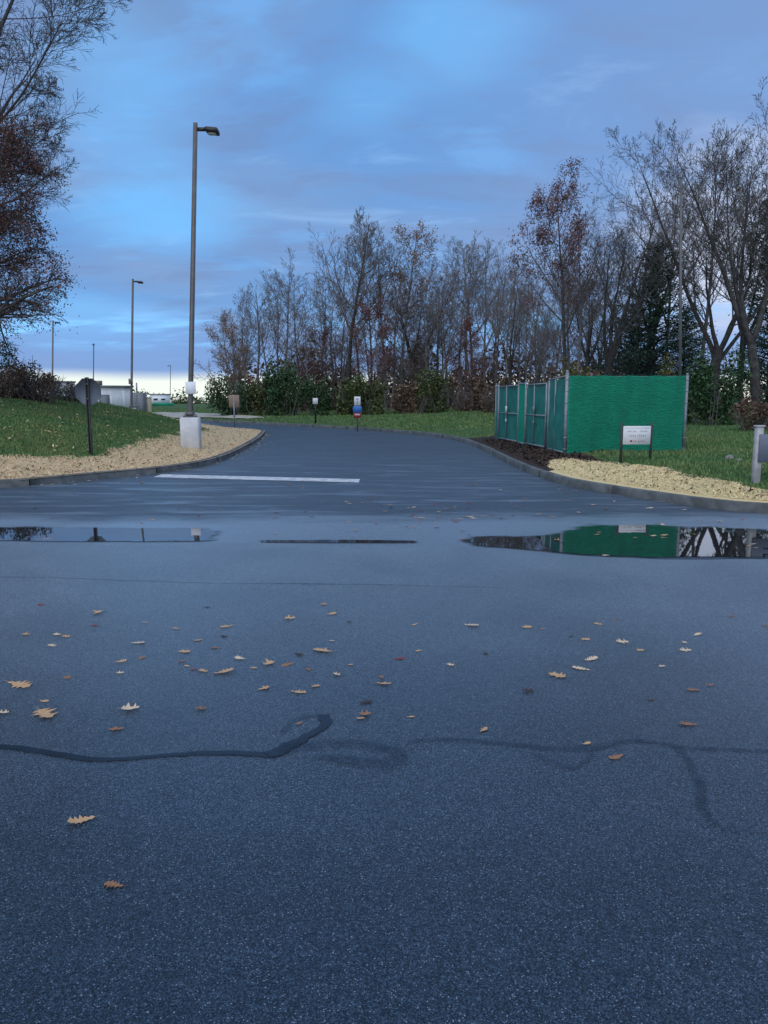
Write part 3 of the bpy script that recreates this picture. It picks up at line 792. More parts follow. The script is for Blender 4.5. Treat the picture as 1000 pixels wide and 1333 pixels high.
def make_tree(name, data, bark, twig, leaves=None):
    """returns list of (part name, mesh) for a tree"""
    lv, ntr = data
    V, Q = join(lv[:ntr]); parts = [('trunk', mesh('trunk', V, Q, True), bark)]
    V, Q = join(lv[ntr:]); parts.append(('crown', mesh('crown', V, Q), twig))
    if leaves is not None:
        V, Q, m_ = leaves; parts.append(('foliage', mesh('foliage', V, Q), m_))
    for _, me, mt in parts: me.materials.append(mt)
    HT[parts[1][1].name] = float(parts[1][1].vertices and max(np.concatenate([lv[-1][0].reshape(-1, 3)])[:, 2]))
    return parts
def place(name, parts, loc, rz, sc, label, cat, group=None):
    root = empty(name, tuple(map(float, loc)), rz, label=label, cat=cat, group=group)
    root.scale = sc if isinstance(sc, tuple) else (sc, sc, sc)
    for pn, me, _ in parts: obj(pn, me, None, root)
    return root
def tip_leaves(data, n, s0, s1, seed, zlo=-1e9, zhi=1e9, jit=.18, fn=None):
    rng = np.random.default_rng(seed)
    P = np.concatenate([data[0][-1][0].reshape(-1, 3), data[0][-2][0].reshape(-1, 3)])
    k = (P[:, 2] > zlo) & (P[:, 2] < zhi)
    if fn is not None: k &= fn(P)
    P = P[k]; P = P[rng.integers(0, len(P), n)]+rng.normal(0, jit, (n, 3))
    return leafquads(P, s0, s1, rng)

# prototypes for the wood
protos = []
for i in range(5):
    d_ = tree_data(100+i, 16, .19, 'leader', spread=36+3*i, n1=17, n2=8, n3=6, n4=3, clear=.36, rmin=.010, limb=.34, up_=.16, tapf=.38)
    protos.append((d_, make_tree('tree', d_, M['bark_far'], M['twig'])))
fork_protos = []
for i in range(3):
    d_ = tree_data(200+i, 16.5, .26, 'fork', spread=38, n1=24, n2=8, n3=6, n4=4, rmin=.010, nlimb=4+i, fork=.40, up_=.16)
    fork_protos.append((d_, make_tree('tree', d_, M['bark'], M['twig'])))
tanV = []
for i in range(2):
    d_ = tree_data(300+i, 15, .18, 'leader', spread=42, n1=18, n2=8, n3=5, n4=3, clear=.25, rmin=.012, limb=.34, up_=.10)
    lf = tip_leaves(d_, 2600, .10, .22, 9+i, zlo=(0 if i else 8))
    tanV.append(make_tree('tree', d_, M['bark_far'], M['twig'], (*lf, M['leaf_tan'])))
d_ = tree_data(320, 9, .12, 'leader', spread=45, n1=18, n2=7, n3=5, n4=3, clear=.12, rmin=.010, limb=.42, up_=.08)
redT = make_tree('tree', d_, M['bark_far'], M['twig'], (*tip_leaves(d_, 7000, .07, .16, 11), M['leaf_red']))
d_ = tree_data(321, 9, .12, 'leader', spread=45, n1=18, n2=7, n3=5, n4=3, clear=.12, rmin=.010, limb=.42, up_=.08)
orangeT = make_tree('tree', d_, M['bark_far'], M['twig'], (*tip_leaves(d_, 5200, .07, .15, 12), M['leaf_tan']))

def tree_at(name, parts, px, Y, top_py, proto_h, label, group=None, rz=None, wide=1.0):
    xx = (px-500)/F*Y/1.0; base = at(px, 520, Y); xx = base[0]
    z = z_lawn(xx, Y)-.08
    ht = at(px, top_py, Y)[2]-z
    proto_h = HT[parts[1][1].name]; s_ = ht/proto_h
    return place(name, parts, (xx, Y, z), RNG.uniform(0, 6.28) if rz is None else rz, (s_*wide, s_*wide, s_), label, 'tree', group)

d_ = tree_data(377, 16, .24, 'leader', spread=40, n1=26, n2=9, n3=6, n4=4, clear=.38, rmin=.010, limb=.50, up_=.24, tapf=.80)
fanT = make_tree('tree', d_, M['bark'], M['twig'])
WG = 'bare trees of the wood behind the lawn'
# mid-wood landmark trees
tree_at('bare_tree', fanT, 453, 57, 271, 15.8, 'tallest bare tree of the middle wood with a straight trunk and fan crown', None, .4, 1.15)
tree_at('bare_tree', protos[1][1], 370, 58, 318, 15.8, 'bare rounded tree left of the tallest bare tree, rusty leaves at its top', None, 1.0, 1.1)
tree_at('leafy_tree', tanV[0], 522, 58, 286, 14.5, 'bare-trunked tree right of the tallest one, tan leaves clinging to its upper crown', None, 2.0, 1.1)
tree_at('leafy_tree', orangeT, 300, 54, 405, 8.8, 'small tree with orange-tan leaves at the left edge of the wood', None, .3, 1.0)
tree_at('red_leaved_tree', redT, 492, 55, 385, 8.8, 'rust-red understorey tree beside the tallest bare trunk', None, .8, .9)
tree_at('red_leaved_tree', redT, 612, 55, 415, 8.8, 'dark red understorey tree near the left end of the green fence', None, 2.4, 1.1)
tree_at('red_leaved_tree', redT, 408, 59, 425, 8.8, 'dull maroon understorey tree between the middle bushes', None, 4.0, 1.1)
tree_at('leafy_tree', orangeT, 545, 60, 420, 8.8, 'brownish leafy understorey tree in the middle of the wood', None, 5.0, 1.0)
mids = [(322, 58, 372), (338, 60, 345), (352, 57, 360), (388, 61, 350), (402, 57, 372), (418, 60, 345), (434, 63, 330), (470, 60, 318), (486, 63, 322), (503, 57, 300),
        (537, 61, 300), (553, 57, 318), (566, 62, 325), (582, 58, 335), (597, 56, 312), (614, 60, 292), (630, 57, 300), (645, 61, 305), (660, 56, 315), (674, 60, 330), (690, 57, 345),
        (312, 61, 395), (362, 64, 335), (444, 66, 340), (512, 66, 320), (575, 66, 330), (606, 66, 310), (640, 66, 325), (700, 64, 330), (720, 60, 330), (740, 62, 320), (760, 60, 330), (778, 62, 320)]
for i, (px, Y, tp) in enumerate(mids):
    tree_at('bare_tree', (protos+protos+fork_protos[:1])[i % 11][1], px+random.uniform(-2, 2), Y, tp+8+random.uniform(-6, 18), 15.8, 'slender bare grey tree among many in the wood beyond the lawn', WG, None, random.uniform(.95, 1.3))
# saplings that thicken the lower storey
for i in range(26):
    px = random.uniform(300, 800); Y = random.uniform(54, 70)
    tree_at('sapling', protos[i % 5][1], px, Y, random.uniform(400, 450), 15.8, 'thin bare sapling in the lower storey of the wood', 'saplings in the lower storey of the wood', None, random.uniform(1.5, 2.4))
# undergrowth that closes the view between the trunks
rng = np.random.default_rng(55)
n_ = 46000
c = np.stack([rng.uniform(-20, 26, n_), rng.uniform(62, 80, n_), rng.uniform(0, 1, n_)**2.6], 1)
c = c[c[:, 0] > -.205*c[:, 1]+.6*np.sin(c[:, 2]*9)]
c[:, 2] = 1.2+c[:, 2]*(4.2+1.3*np.sin(c[:, 0]*.7)+.9*np.sin(c[:, 0]*1.9+1))
V, Q = leafquads(c, .22, .6, rng)
setp(obj('undergrowth', mesh('undergrowth', V, Q), M['brush']), kind='stuff')
n_ = 22000
c = np.stack([rng.uniform(12, 46, n_), rng.uniform(52, 60, n_), rng.uniform(0, 1, n_)**2.4], 1)
c[:, 2] = 1.2+c[:, 2]*(3.0+1.0*np.sin(c[:, 0]*.8)+.6*np.sin(c[:, 0]*2.1+1))
V, Q = leafquads(c, .16, .42, rng)
setp(obj('undergrowth', mesh('undergrowth', V, Q), M['brush']), kind='stuff')
# right-hand landmark trees
d_ = tree_data(411, 17, .38, 'fork', spread=44, n1=32, n2=9, n3=7, n4=4, rmin=.008, nlimb=4, fork=.26, up_=.11)
tree_at('bare_tree', make_tree('tree', d_, M['bark'], M['twig_dark']), 790, 38, 190, 16.3, 'large bare tree with forked trunk rising behind the green fence panel', None, .5, 1.0)
d_ = tree_data(415, 18, .34, 'fork', spread=42, n1=32, n2=9, n3=7, n4=4, rmin=.008, nlimb=5, fork=.25, up_=.12)
tree_at('bare_tree', make_tree('tree', d_, M['bark'], M['twig_dark']), 930, 36, 140, 17.0, 'tall bare tree with spreading limbs right of the dark pine', None, 2.6, 1.0)
d_ = tree_data(419, 18, .28, 'fork', spread=44, n1=32, n2=9, n3=7, n4=4, rmin=.008, nlimb=4, fork=.24, up_=.12, lean=(-.12, 0))
tree_at('bare_tree', make_tree('tree', d_, M['bark'], M['twig_dark']), 988, 33, 95, 17.0, 'bare leaning tree at the right edge of the wood', None, 0.0, .9)
d_ = tree_data(431, 14, .20, 'leader', spread=48, n1=18, n2=8, n3=6, n4=3, clear=.35, rmin=.010, limb=.40, up_=.06, lean=(-.06, 0))
lf = tip_leaves(d_, 9000, .08, .18, 21, zlo=5.2, fn=lambda P: P[:, 0] < 1.2)
tree_at('oak_tree', make_tree('tree', d_, M['bark'], M['twig_dark'], (*lf, M['leaf_brown'])), 738, 40, 212, 13.6, 'oak with clustered rust-brown leaves left of the large forked bare tree', None, 0.0, .85)
for i, (px, Y, tp) in enumerate(((664, 46, 335), (684, 48, 350), (708, 45, 390), (762, 46, 290), (752, 44, 255), (822, 45, 190), (842, 47, 205), (866, 46, 200), (910, 45, 175), (962, 46, 210), (1025, 44, 140))):
    tree_at('bare_tree', protos[(i*2+1) % 5][1] if i % 3 else fork_protos[i % 3][1], px, Y, tp, 15.8, 'bare dark tree standing in the wood behind the green enclosure', 'bare trees behind the green enclosure', None, random.uniform(.8, 1.0))
# conifers: whorled drooping boughs with needle sprays
def conifer(seed, Ht, Rb, shape=.85):
    rng = np.random.default_rng(seed)
    P, R = grow_level(np.zeros((1, 3)), np.array([[0, 0, 1.]]), np.array([Ht]), np.array([Ht*.016]), 8, .02, .03, rng, .08)
    nb = int(Ht*11); t = np.linspace(.10, .98, nb)
    ph = np.arange(nb)*2.4+rng.normal(0, .3, nb)
    d0 = norm(np.stack([np.cos(ph), np.sin(ph), .15+.5*t], 1))
    base = np.stack([np.interp(t, np.linspace(0, 1, 9), P[0, :, k]) for k in range(3)], 1)
    L = Rb*(1-t)**shape*rng.uniform(.6, 1.15, nb)+.25
    Pb, Rb_ = grow_level(base, d0, L, .02+.012*L, 5, .06, .0, rng, .3, droop=.10)
    # sprays along boughs
    c = []
    for k in range(nb):
        m_ = int(14+L[k]*95); f = rng.uniform(.15, 1, m_)*5; i = np.minimum(f.astype(int), 4); w = (f-i)[:, None]
        pt = Pb[k, i]*(1-w)+Pb[k, i+1]*w
        c.append(pt+rng.normal(0, 1, (m_, 3))*np.array([.22, .22, .10])*(.5+L[k]*.22))
    V, Q = leafquads(np.concatenate(c), .07, .18, rng, .5)
    Vt, Qt = join([(P, R, 7), (Pb, Rb_, 3)])
    parts = [('trunk', mesh('trunk', Vt, Qt, True), M['bark']), ('crown', mesh('crown', V, Q), M['conifer'])]
    for _, me, mt in parts: me.materials.append(mt)
    HT[parts[1][1].name] = Ht*1.0
    return parts
con = conifer(5, 9, 3.6, .62); con2 = conifer(6, 11, 3.0, .6)
tree_at('pine_tree', con, 848, 44, 318, 9, 'dark green pine behind the right half of the green fence panel', None, .3, 1.05)
tree_at('pine_tree', con2, 1000, 41, 255, 11, 'dark pine at the right edge behind the leaning tree', None, 1.3, .85)
tree_at('pine_tree', con, 818, 52, 395, 9, 'shorter dark pine just left of the main pine', None, 2.2, 1.1)
tree_at('pine_tree', con, 888, 50, 400, 9, 'shorter dark pine just right of the slender grey pole', None, 4.2, 1.1)

# left foreground trees on the mound (trunks just outside the frame)
d_ = tree_data(517, 18.5, .32, 'fork', spread=44, n1=56, n2=15, n3=10, n4=6, rmin=.006, nlimb=10, fork=.14, up_=.075)
lf = tip_leaves(d_, 5000, .03, .06, 31, jit=.06)
place('bare_tree', make_tree('tree', d_, M['bark'], M['twig_dark'], (*lf, M['leaf_dark'])), (-16.5, 24.5, z_island(-16.5, 24.5)-.1), .2, 1.12, 'large bare tree at upper left with long twiggy limbs over the mound', 'tree')
d_ = tree_data(523, 8.6, .22, 'leader', spread=70, n1=40, n2=12, n3=8, n4=4, clear=.25, rmin=.006, limb=.50, up_=.012, tapf=.6)
lf = tip_leaves(d_, 42000, .05, .10, 33, jit=.14)
place('oak_tree', make_tree('tree', d_, M['bark'], M['twig_dark'], (*lf, M['leaf_dark'])), (-12.6, 23.0, z_island(-12.6, 23.0)-.1), 1.1, 1.0, 'oak full of brown leaves below the bare tree at left', 'tree')

# ------------------------------------------------------------------ bushes
def bush(name, loc, rx, ry, rz, n, s0, s1, mat, label, seed, stems=14, group=None, cat='bush', twigs=0):
    rng = np.random.default_rng(seed)
    root = empty(name, tuple(map(float, loc)), label=label, cat=cat, group=group)
    # lobes of different size make the uneven outline
    nl = 9; lc = rng.uniform(-1, 1, (nl, 3))*np.array([.75, .6, .45])+np.array([0, 0, .5]); lr = rng.uniform(.28, .55, nl)
    k = rng.integers(0, nl, n); v = norm(rng.normal(0, 1, (n, 3)))*(rng.uniform(0, 1, (n, 1))**.45)
    c = (lc[k]+v*lr[k][:, None])*np.array([rx, ry, rz]); c[:, 2] = np.abs(c[:, 2])
    V, Q = leafquads(c, s0, s1, rng)
    f = obj('foliage', mesh('foliage', V, Q), mat, root)
    b0 = np.c_[rng.uniform(-.5, .5, (stems, 2))*np.array([rx, ry]), np.zeros(stems)-.05]
    d0 = norm(np.c_[b0[:, :2]*np.array([1/rx, 1/ry])*.9, np.full(stems, 1.)])
    P, R = grow_level(b0, d0, np.full(stems, rz*.95)*rng.uniform(.6, 1.1, stems), np.full(stems, .02), 4, .15, .02, rng, .4)
    lv = [(P, R, 4)]
    if twigs:
        b2 = spawn(P, R, np.full(stems, rz), twigs, .1, 1, 35, .6, .6, rng, .006)
        P2, R2 = grow_level(*b2, 3, .15, .05, rng, .5); lv.append((P2, R2, 3))
        b3 = spawn(P2, R2, b2[2], 4, .2, 1, 35, .6, .6, rng, .005)
        P3, R3 = grow_level(*b3, 2, .15, .05, rng, .6); lv.append((P3, R3, 3))
    V, Q = join(lv)
    obj('stem', mesh('stem', V, Q), M['twig'], root)
    return root
def lawn_bush(px, Y, top_py, wpx, n, s0, s1, mat, label, seed, name='bush', **kw):
    p = at(px, 520, Y); z = z_lawn(p[0], Y); hz = at(px, top_py, Y)[2]-z; rx = wpx/F*Y/2
    return bush(name, (p[0], Y, z), rx, rx*.7, hz, n, s0, s1, mat, label, seed, **kw)
lawn_bush(297, 53, 499, 60, 2600, .12, .3, M['evergreen'], 'dark green bush at the left end of the wood edge', 1)
lawn_bush(370, 52, 479, 62, 3200, .12, .3, M['evergreen'], 'tallest rounded green bush in front of the wood', 2)
lawn_bush(405, 52, 494, 56, 2600, .12, .3, M['evergreen'], 'dark bush right of the tallest rounded green bush', 3)
lawn_bush(335, 53, 508, 50, 2000, .12, .3, M['olive'], 'low dull bush between the two dark green bushes', 4)
lawn_bush(452, 52, 496, 44, 2200, .12, .3, M['olive'], 'small olive bush left of the blue and white sign', 5)
lawn_bush(482, 52, 494, 48, 2200, .12, .3, M['olive'], 'olive green bush above the blue and white sign', 6)
lawn_bush(570, 52, 488, 58, 2600, .12, .3, M['olive'], 'large olive bush in the middle of the wood edge', 7)
lawn_bush(535, 52, 503, 56, 1800, .12, .3, M['brush'], 'brown dead brush between two olive bushes', 8, twigs=5)
lawn_bush(610, 53, 500, 52, 1800, .12, .3, M['brush'], 'brown dead brush left of the green enclosure', 9, twigs=5)
lawn_bush(645, 50, 500, 40, 1500, .12, .3, M['brush'], 'low brown brush behind the far end of the enclosure', 10, twigs=5)
lawn_bush(935, 31, 484, 84, 4200, .08, .22, M['evergreen'], 'broad dark green bush right of the green fence', 11)
lawn_bush(905, 33, 500, 40, 1600, .08, .22, M['evergreen'], 'small dark bush against the right end of the fence', 12)
lawn_bush(985, 27, 530, 66, 2600, .06, .16, M['brush'], 'dry brown brush heap behind the post at right', 13, twigs=7)
lawn_bush(1000, 33, 488, 60, 2200, .08, .22, M['conifer'], 'dark evergreen bush at the far right edge', 14)
for i, (px, tp, w) in enumerate(((800, 482, 60), (745, 484, 40), (860, 484, 50))):
    lawn_bush(px, 34+i, tp, w, 1500, .08, .2, M['yellowleaf'], ['yellow-green shrub peeking over the left half of the fence panel', 'small yellow-green shrub behind the corner post', 'yellow-green shrub peeking over the right end of the fence panel'][i], 20+i)
def isl_bush(px, Y, top_py, wpx, *a, **kw):
    p = at(px, 520, Y); z = z_island(p[0], Y); hz = at(px, top_py, Y)[2]-z; rx = wpx/F*Y/2
    return bush('bush', (p[0], Y, z), rx, rx*.7, hz, *a, **kw)
isl_bush(52, 27, 484, 70, 3000, .05, .13, M['brush'], 'brown twiggy shrub at the crest of the grass mound', 31, twigs=9, stems=26)
isl_bush(-5, 26.5, 478, 80, 3000, .05, .13, M['brush'], 'brown twiggy shrub at the left edge of the frame', 32, twigs=9, stems=26)
isl_bush(15, 29, 455, 80, 3200, .06, .16, M['evergreen'], 'dark green shrub rising behind the brown twiggy shrubs', 33)
isl_bush(88, 30, 500, 30, 900, .05, .12, M['brush'], 'small sparse twiggy shrub right of the brown shrub', 34, twigs=7)
# far tree line at the left horizon (one mass)
rng = np.random.default_rng(77)
c = np.stack([rng.uniform(-130, -38, 9000), rng.uniform(215, 235, 9000), 1.0+rng.uniform(0, 1, 9000)**1.3*5.2*(.6+.4*np.sin(rng.uniform(0, 6, 9000)))], 1)
c[:, 2] *= (.75+.25*np.sin(c[:, 0]*.5)+.12*np.sin(c[:, 0]*1.7))
V, Q = leafquads(c, .5, 1.3, rng)
setp(obj('far_treeline', mesh('far_treeline', V, Q), M['olive']), kind='stuff')

# ------------------------------------------------------------------ lamp posts
def lamp(px, py, top_py, Y, zf, label, lean_top_px=None, armdir=1, arm_len=.75, placard=None, block=True, headrot=0.0, group='lamp posts of the car park'):
    p = at(px, py, Y); z = float(zf(p[0], Y)); root = empty('lamp_post', (p[0], Y, z), 0, label=label, cat='lamp post', group=group)
    tp = at(lean_top_px if lean_top_px is not None else px, top_py, Y); hz = tp[2]-z
    dx = tp[0]-p[0]
    z0 = 0.0
    if block:
        m_ = MB(); m_.box((0, 0, .40), (.55, .55, 1.06), 0.10, 0, .03); m_.build('base', M['block'], root); z0 = .93
        m_ = MB(); m_.box((0, 0, z0+.015), (.36, .36, .03)); m_.box((0, 0, z0+.10), (.24, .24, .14), 0, 0, .03)
        for sx_ in (-1, 1):
            for sy_ in (-1, 1): m_.tube((sx_*.14, sy_*.14, z0), (sx_*.14, sy_*.14, z0+.09), .018, ns=6)
        m_.build('base_plate', M['polegrey'], root)
    m_ = MB(); a_ = np.array([0, 0, z0+.03]); e_ = np.array([dx, 0, hz])
    w0, w1 = .064, .052
    # square tapered pole, slightly out of plumb
    V = np.array([a_+np.array([sx_*w0, sy_*w0, 0]) for sx_, sy_ in ((-1, -1), (1, -1), (1, 1), (-1, 1))]+[e_+np.array([sx_*w1, sy_*w1, 0]) for sx_, sy_ in ((-1, -1), (1, -1), (1, 1), (-1, 1))])
    m_.add(V, [(0, 1, 5, 4), (1, 2, 6, 5), (2, 3, 7, 6), (3, 0, 4, 7), (4, 5, 6, 7)])
    m_.build('pole', M['polegrey'], root)
    c_, s_ = math.cos(headrot), math.sin(headrot)
    hd = empty('luminaire', (dx, 0, hz)); hd.parent = root; hd.rotation_euler = (0, 0, headrot)
    m_ = MB(); m_.box((armdir*.18, 0, -.17), (.26, .07, .09)); m_.build('arm', M['bronze'], hd)
    m_ = MB(); hx = armdir*(.32+.19)
    V = []
    for (x_, zt, zb, wy) in ((.28, -.15, -.22, .12), (.33, -.14, -.27, .16), (.63, -.17, -.30, .16), (.66, -.20, -.29, .14)):
        V += [(armdir*x_, -wy, zb), (armdir*x_, wy, zb), (armdir*x_, wy, zt), (armdir*x_, -wy, zt)]
    Qs = [(i*4+k, i*4+(k+1) % 4, i*4+4+(k+1) % 4, i*4+4+k) for i in range(3) for k in range(4)]+[(3, 2, 1, 0), (12, 13, 14, 15)]
    m_.add(V, Qs); m_.build('lamp_housing', M['bronze'], hd)
    m_ = MB(); m_.box((armdir*.48, 0, -.296), (.22, .22, .012), 0, 0.0); m_.build('lens', M['offwhite'], hd)
    if placard:
        (y0_, y1_, w_, mt) = placard
        za, zb = at(px, y0_, Y)[2]-z, at(px, y1_, Y)[2]-z
        m_ = MB(); m_.box((dx*.15, -.105, (za+zb)/2), (w_, .03, za-zb), 0, 0, .008); m_.build('placard', M[mt], root)
    return root
lamp(249, 577, 160, 22.6, z_island, 'tallest nearest lamp post on a white concrete base in the mulch', 254.5, placard=(497, 513, .30, 'offwhite'))
lamp(171, 530, 363, 52, Rz, 'second lamp post, between the nearest one and the stop sign', 173, placard=(493, 500, .30, 'dullbrown'))
lamp(68, 530, 417, 77, Rz, 'leftmost distant lamp post beside the brown shrub', 69)
lamp(121.5, 530, 447, 107, Rz, 'distant lamp post rising above the stop sign', 122, headrot=-1.3)
lamp(222, 530, 475, 165, z_lawn, 'farthest small lamp post just left of the nearest post', 222, headrot=3.0)

# ------------------------------------------------------------------ stop sign seen from behind
Yp = ground(119, 592, z_island); root = empty('stop_sign', tuple(Yp-np.array([0, 0, .02])), 0, label='octagonal stop sign seen from behind on a dark post in the mulch', cat='sign')
tp = at(113.5, 490, Yp[1]); hz = tp[2]-Yp[2]; Ys = Yp[1]
sc_ = Ys/F
m_ = MB(); dx = tp[0]-Yp[0]
# U-channel post
for (ox, oy, wx, wy) in ((0, 0, .078, .02), (-.034, -.02, .014, .04), (.034, -.02, .014, .04)):
    V = []
    for zz_, ddx in ((-.15, 0), (hz, 0)):
        V += [(ox+ddx+sx_*wx/2, oy+sy_*wy/2, zz_) for sx_, sy_ in ((-1, -1), (1, -1), (1, 1), (-1, 1))]
    m_.add(V, [(0, 1, 5, 4), (1, 2, 6, 5), (2, 3, 7, 6), (3, 0, 4, 7), (4, 5, 6, 7)])
m_.build('post', M['black'], root)
rad = 16.6*sc_/math.cos(math.pi/8)
zc_ = at(113, 508.5, Ys)[2]-Yp[2]
m_ = MB(); V = []
for yy in (.02, .024): V += [(rad*math.cos(math.pi/8+i*math.pi/4), yy, zc_+rad*math.sin(math.pi/8+i*math.pi/4)) for i in range(8)]
m_.add(V, [(i, (i+1) % 8, 8+(i+1) % 8, 8+i) for i in range(8)]); m_.ngon(list(range(8))); m_.ngon(list(range(15, 7, -1)))
m_.build('sign_plate', M['alu'], root)
for zb in (-.18, .18):
    m_ = MB(); m_.tube((0, -.055, zc_+zb), (0, .02, zc_+zb), .012, ns=6); m_.build('bolt', M['galv'], root)

# ------------------------------------------------------------------ small signs at the bend
def post_sign(px, base_py, panels, zf, label, post_mat, post_w=.06, Y=None):
    p = ground(px, base_py, zf) if Y is None else np.array([at(px, base_py, Y)[0], Y, float(zf(at(px, base_py, Y)[0], Y))])
    root = empty('small_sign', tuple(p), 0, label=label, cat='sign')
    Y = p[1]
    top = at(px, panels[0][1], Y)[2]-p[2]
    m_ = MB(); m_.box((0, 0, top/2-.1), (post_w, .04, top+.18)); m_.build('post', M[post_mat], root)
    for i, (w, y0, y1, mt, nm) in enumerate(panels):
        za, zb = at(px, y0, Y)[2]-p[2], at(px, y1, Y)[2]-p[2]
        m_ = MB(); m_.box((0, -.035 if nm != 'board' else .035, (za+zb)/2), (w/F*Y, .012, za-zb-.01), 0, 0, .004)
        m_.build(nm, M[mt], root)
    return root, p
r_, p_ = post_sign(305.5, 556, [(13.5, 514, 530.5, 'tanboard', 'board')], z_island, 'tan sign seen from behind on a thin post at the island tip', 'galv', .07)
post_sign(411, 551, [(6.5, 518, 526, 'white', 'sign_panel')], z_lawn, 'small white sign on a dark post by the far kerb', 'black', .09)
r_, p_ = post_sign(465.5, 556, [(8.2, 516, 528, 'white', 'sign_panel'), (11.4, 528.3, 537, 'blue', 'sign_panel'), (10.2, 537.3, 544, 'red', 'sign_panel')], z_lawn, 'white, blue and red panels stacked on one post by the far kerb', 'alu', .06)
Yq = p_[1]
m_ = MB()
for (x0, x1, y0, y1) in ((-1.5, 1.4, 518.5, 520), (-.6, .6, 520.5, 524.5), (-1.2, 1.2, 525, 526)):
    za, zb = at(465, y0, Yq)[2]-p_[2], at(465, y1, Yq)[2]-p_[2]
    m_.box(((x0+x1)/2/F*Yq, -.0435, (za+zb)/2), ((x1-x0)/F*Yq, .004, za-zb))
m_.build('print', M['print_grey'], r_)
m_ = MB()
for x0 in (-3, -1.4, .2, 1.6):
    za, zb = at(465, 539, Yq)[2]-p_[2], at(465, 541, Yq)[2]-p_[2]
    m_.box(((x0+.6)/F*Yq, -.0435, (za+zb)/2), (1.1/F*Yq, .004, za-zb))
m_.build('print', M['white'], r_)

# ------------------------------------------------------------------ green enclosure
root = empty('green_enclosure', tuple(fc), 0, label='chain link enclosure wrapped in green screen cloth', cat='fence')
O = fc
def L3(p): return np.asarray(p, float)-O
fh = at(735, 489, fc[1])[2]-fc[2]
A = np.array([fc[0], fc[1]]); B = np.array([fr_c[0], fc[1]]); D = np.array([fl[0], fl[1]]); E = np.array([fr_c[0]-.3, fl[1]])
hD = at(645, 501, fl[1])[2]-z_lawn(fl[0], fl[1])
def gz(p): return float(z_lawn(p[0], p[1]))
def side_pt(px):
    lo, hi = 0., 1.
    for _ in range(40):
        t = (lo+hi)/2; q = A+(D-A)*t
        # project
        X, Yc, Zc = q[0], q[1], gz(q)-H
        dep = Yc*math.cos(PITCH)-Zc*math.sin(PITCH); u = 500+F*X/dep
        if u > px: lo = t
        else: hi = t
    return A+(D-A)*t
hB = fh+gz(A)-gz(B)
def fpost(p, h, r=.032, name='post', parent=root, cap=True):
    z = gz(p)
    m_ = MB(); m_.tube(L3((p[0], p[1], z-.1)), L3((p[0], p[1], z+h)), r, ns=12)
    if cap: m_.tube(L3((p[0], p[1], z+h)), L3((p[0], p[1], z+h+.05)), r*1.15, r*.4, ns=12)
    return m_.build(name, M['galv'], parent, True)
def rail(p, q, hp, hq, r=.022, name='rail', parent=root):
    m_ = MB(); m_.tube(L3((p[0], p[1], gz(p)+hp)), L3((q[0], q[1], gz(q)+hq)), r, ns=10)
    return m_.build(name, M['galv'], parent, True)
def screen(p, q, z0p, z1p, z0q, z1q, name='screen_cloth', mat='screen', parent=root, off=.04, seed=1, belly=.02):
    rng = np.random.default_rng(seed)
    n1_, n2_ = 40, 18
    u = np.linspace(0, 1, n1_)[:, None]; v = np.linspace(0, 1, n2_)[None]
    t = np.array(q)-np.array(p); ln = np.linalg.norm(t); nv = np.array([t[1], -t[0]])/ln
    w = belly*(np.sin(u*ln*2.1+v*2)+.6*np.sin(u*ln*5.3-v*4+1)+.4*np.sin(v*17+u*3))*np.sin(v*math.pi)*np.ones_like(u)
    gp_, gq_ = gz(p), gz(q)
    X = p[0]+t[0]*u+nv[0]*(off+w); Y = p[1]+t[1]*u+nv[1]*(off+w)
    zb = gp_+z0p+(gq_+z0q-gp_-z0p)*u; zt = gp_+z1p+(gq_+z1q-gp_-z1p)*u
    zb = zb+.012*np.sin(u*ln*6); zt = zt+.010*np.sin(u*ln*9)
    Z = zb+(zt-zb)*v
    G = np.stack(np.broadcast_arrays(X, Y, Z), -1)-O
    Vv, Qq = gridmesh(G)
    # back face too: real thickness
    G2 = G-np.array([nv[0], nv[1], 0])*.004
    V2, Q2 = gridmesh(G2)
    return obj(name, mesh(name, np.concatenate([Vv, V2]), np.concatenate([Qq, Q2[:, ::-1]+len(Vv)]), True), M[mat], parent)
def chain(p, q, h, off, parent=root, sp=.075):
    t = np.array(q)-np.array(p); ln = np.linalg.norm(t); t = t/ln; nv = np.array([t[1], -t[0]])
    z = (gz(p)+gz(q))/2
    a_, e_ = [], []
    for s_ in (1, -1):
        for k in np.arange(-h, ln+h, sp):
            # line x = k + s*(z) clipped to 0..ln
            z0_, z1_ = .05, h
            x0_, x1_ = (k, k+(h-.05)) if s_ > 0 else (k+(h-.05), k)
            for _ in range(1):
                lo, hi = 0.0, 1.0
                if x1_ != x0_:
                    ta, tb = (0-x0_)/(x1_-x0_), (ln-x0_)/(x1_-x0_)
                    lo, hi = max(0, min(ta, tb)), min(1, max(ta, tb))
                if hi-lo > .01:
                    f = lambda w: (p[0]+t[0]*(x0_+(x1_-x0_)*w)+nv[0]*(off+.003*s_), p[1]+t[1]*(x0_+(x1_-x0_)*w)+nv[1]*(off+.003*s_), z+z0_+(z1_-z0_)*w)
                    a_.append(f(lo)); e_.append(f(hi))
    P = np.stack([np.array(a_), np.array(e_)], 1)-O
    V, Q = tubes(P, np.full((len(P), 2), .0032), 3)
    return setp(obj('wire_mesh', mesh('wire_mesh', V, Q), M['wire'], parent), kind='stuff')
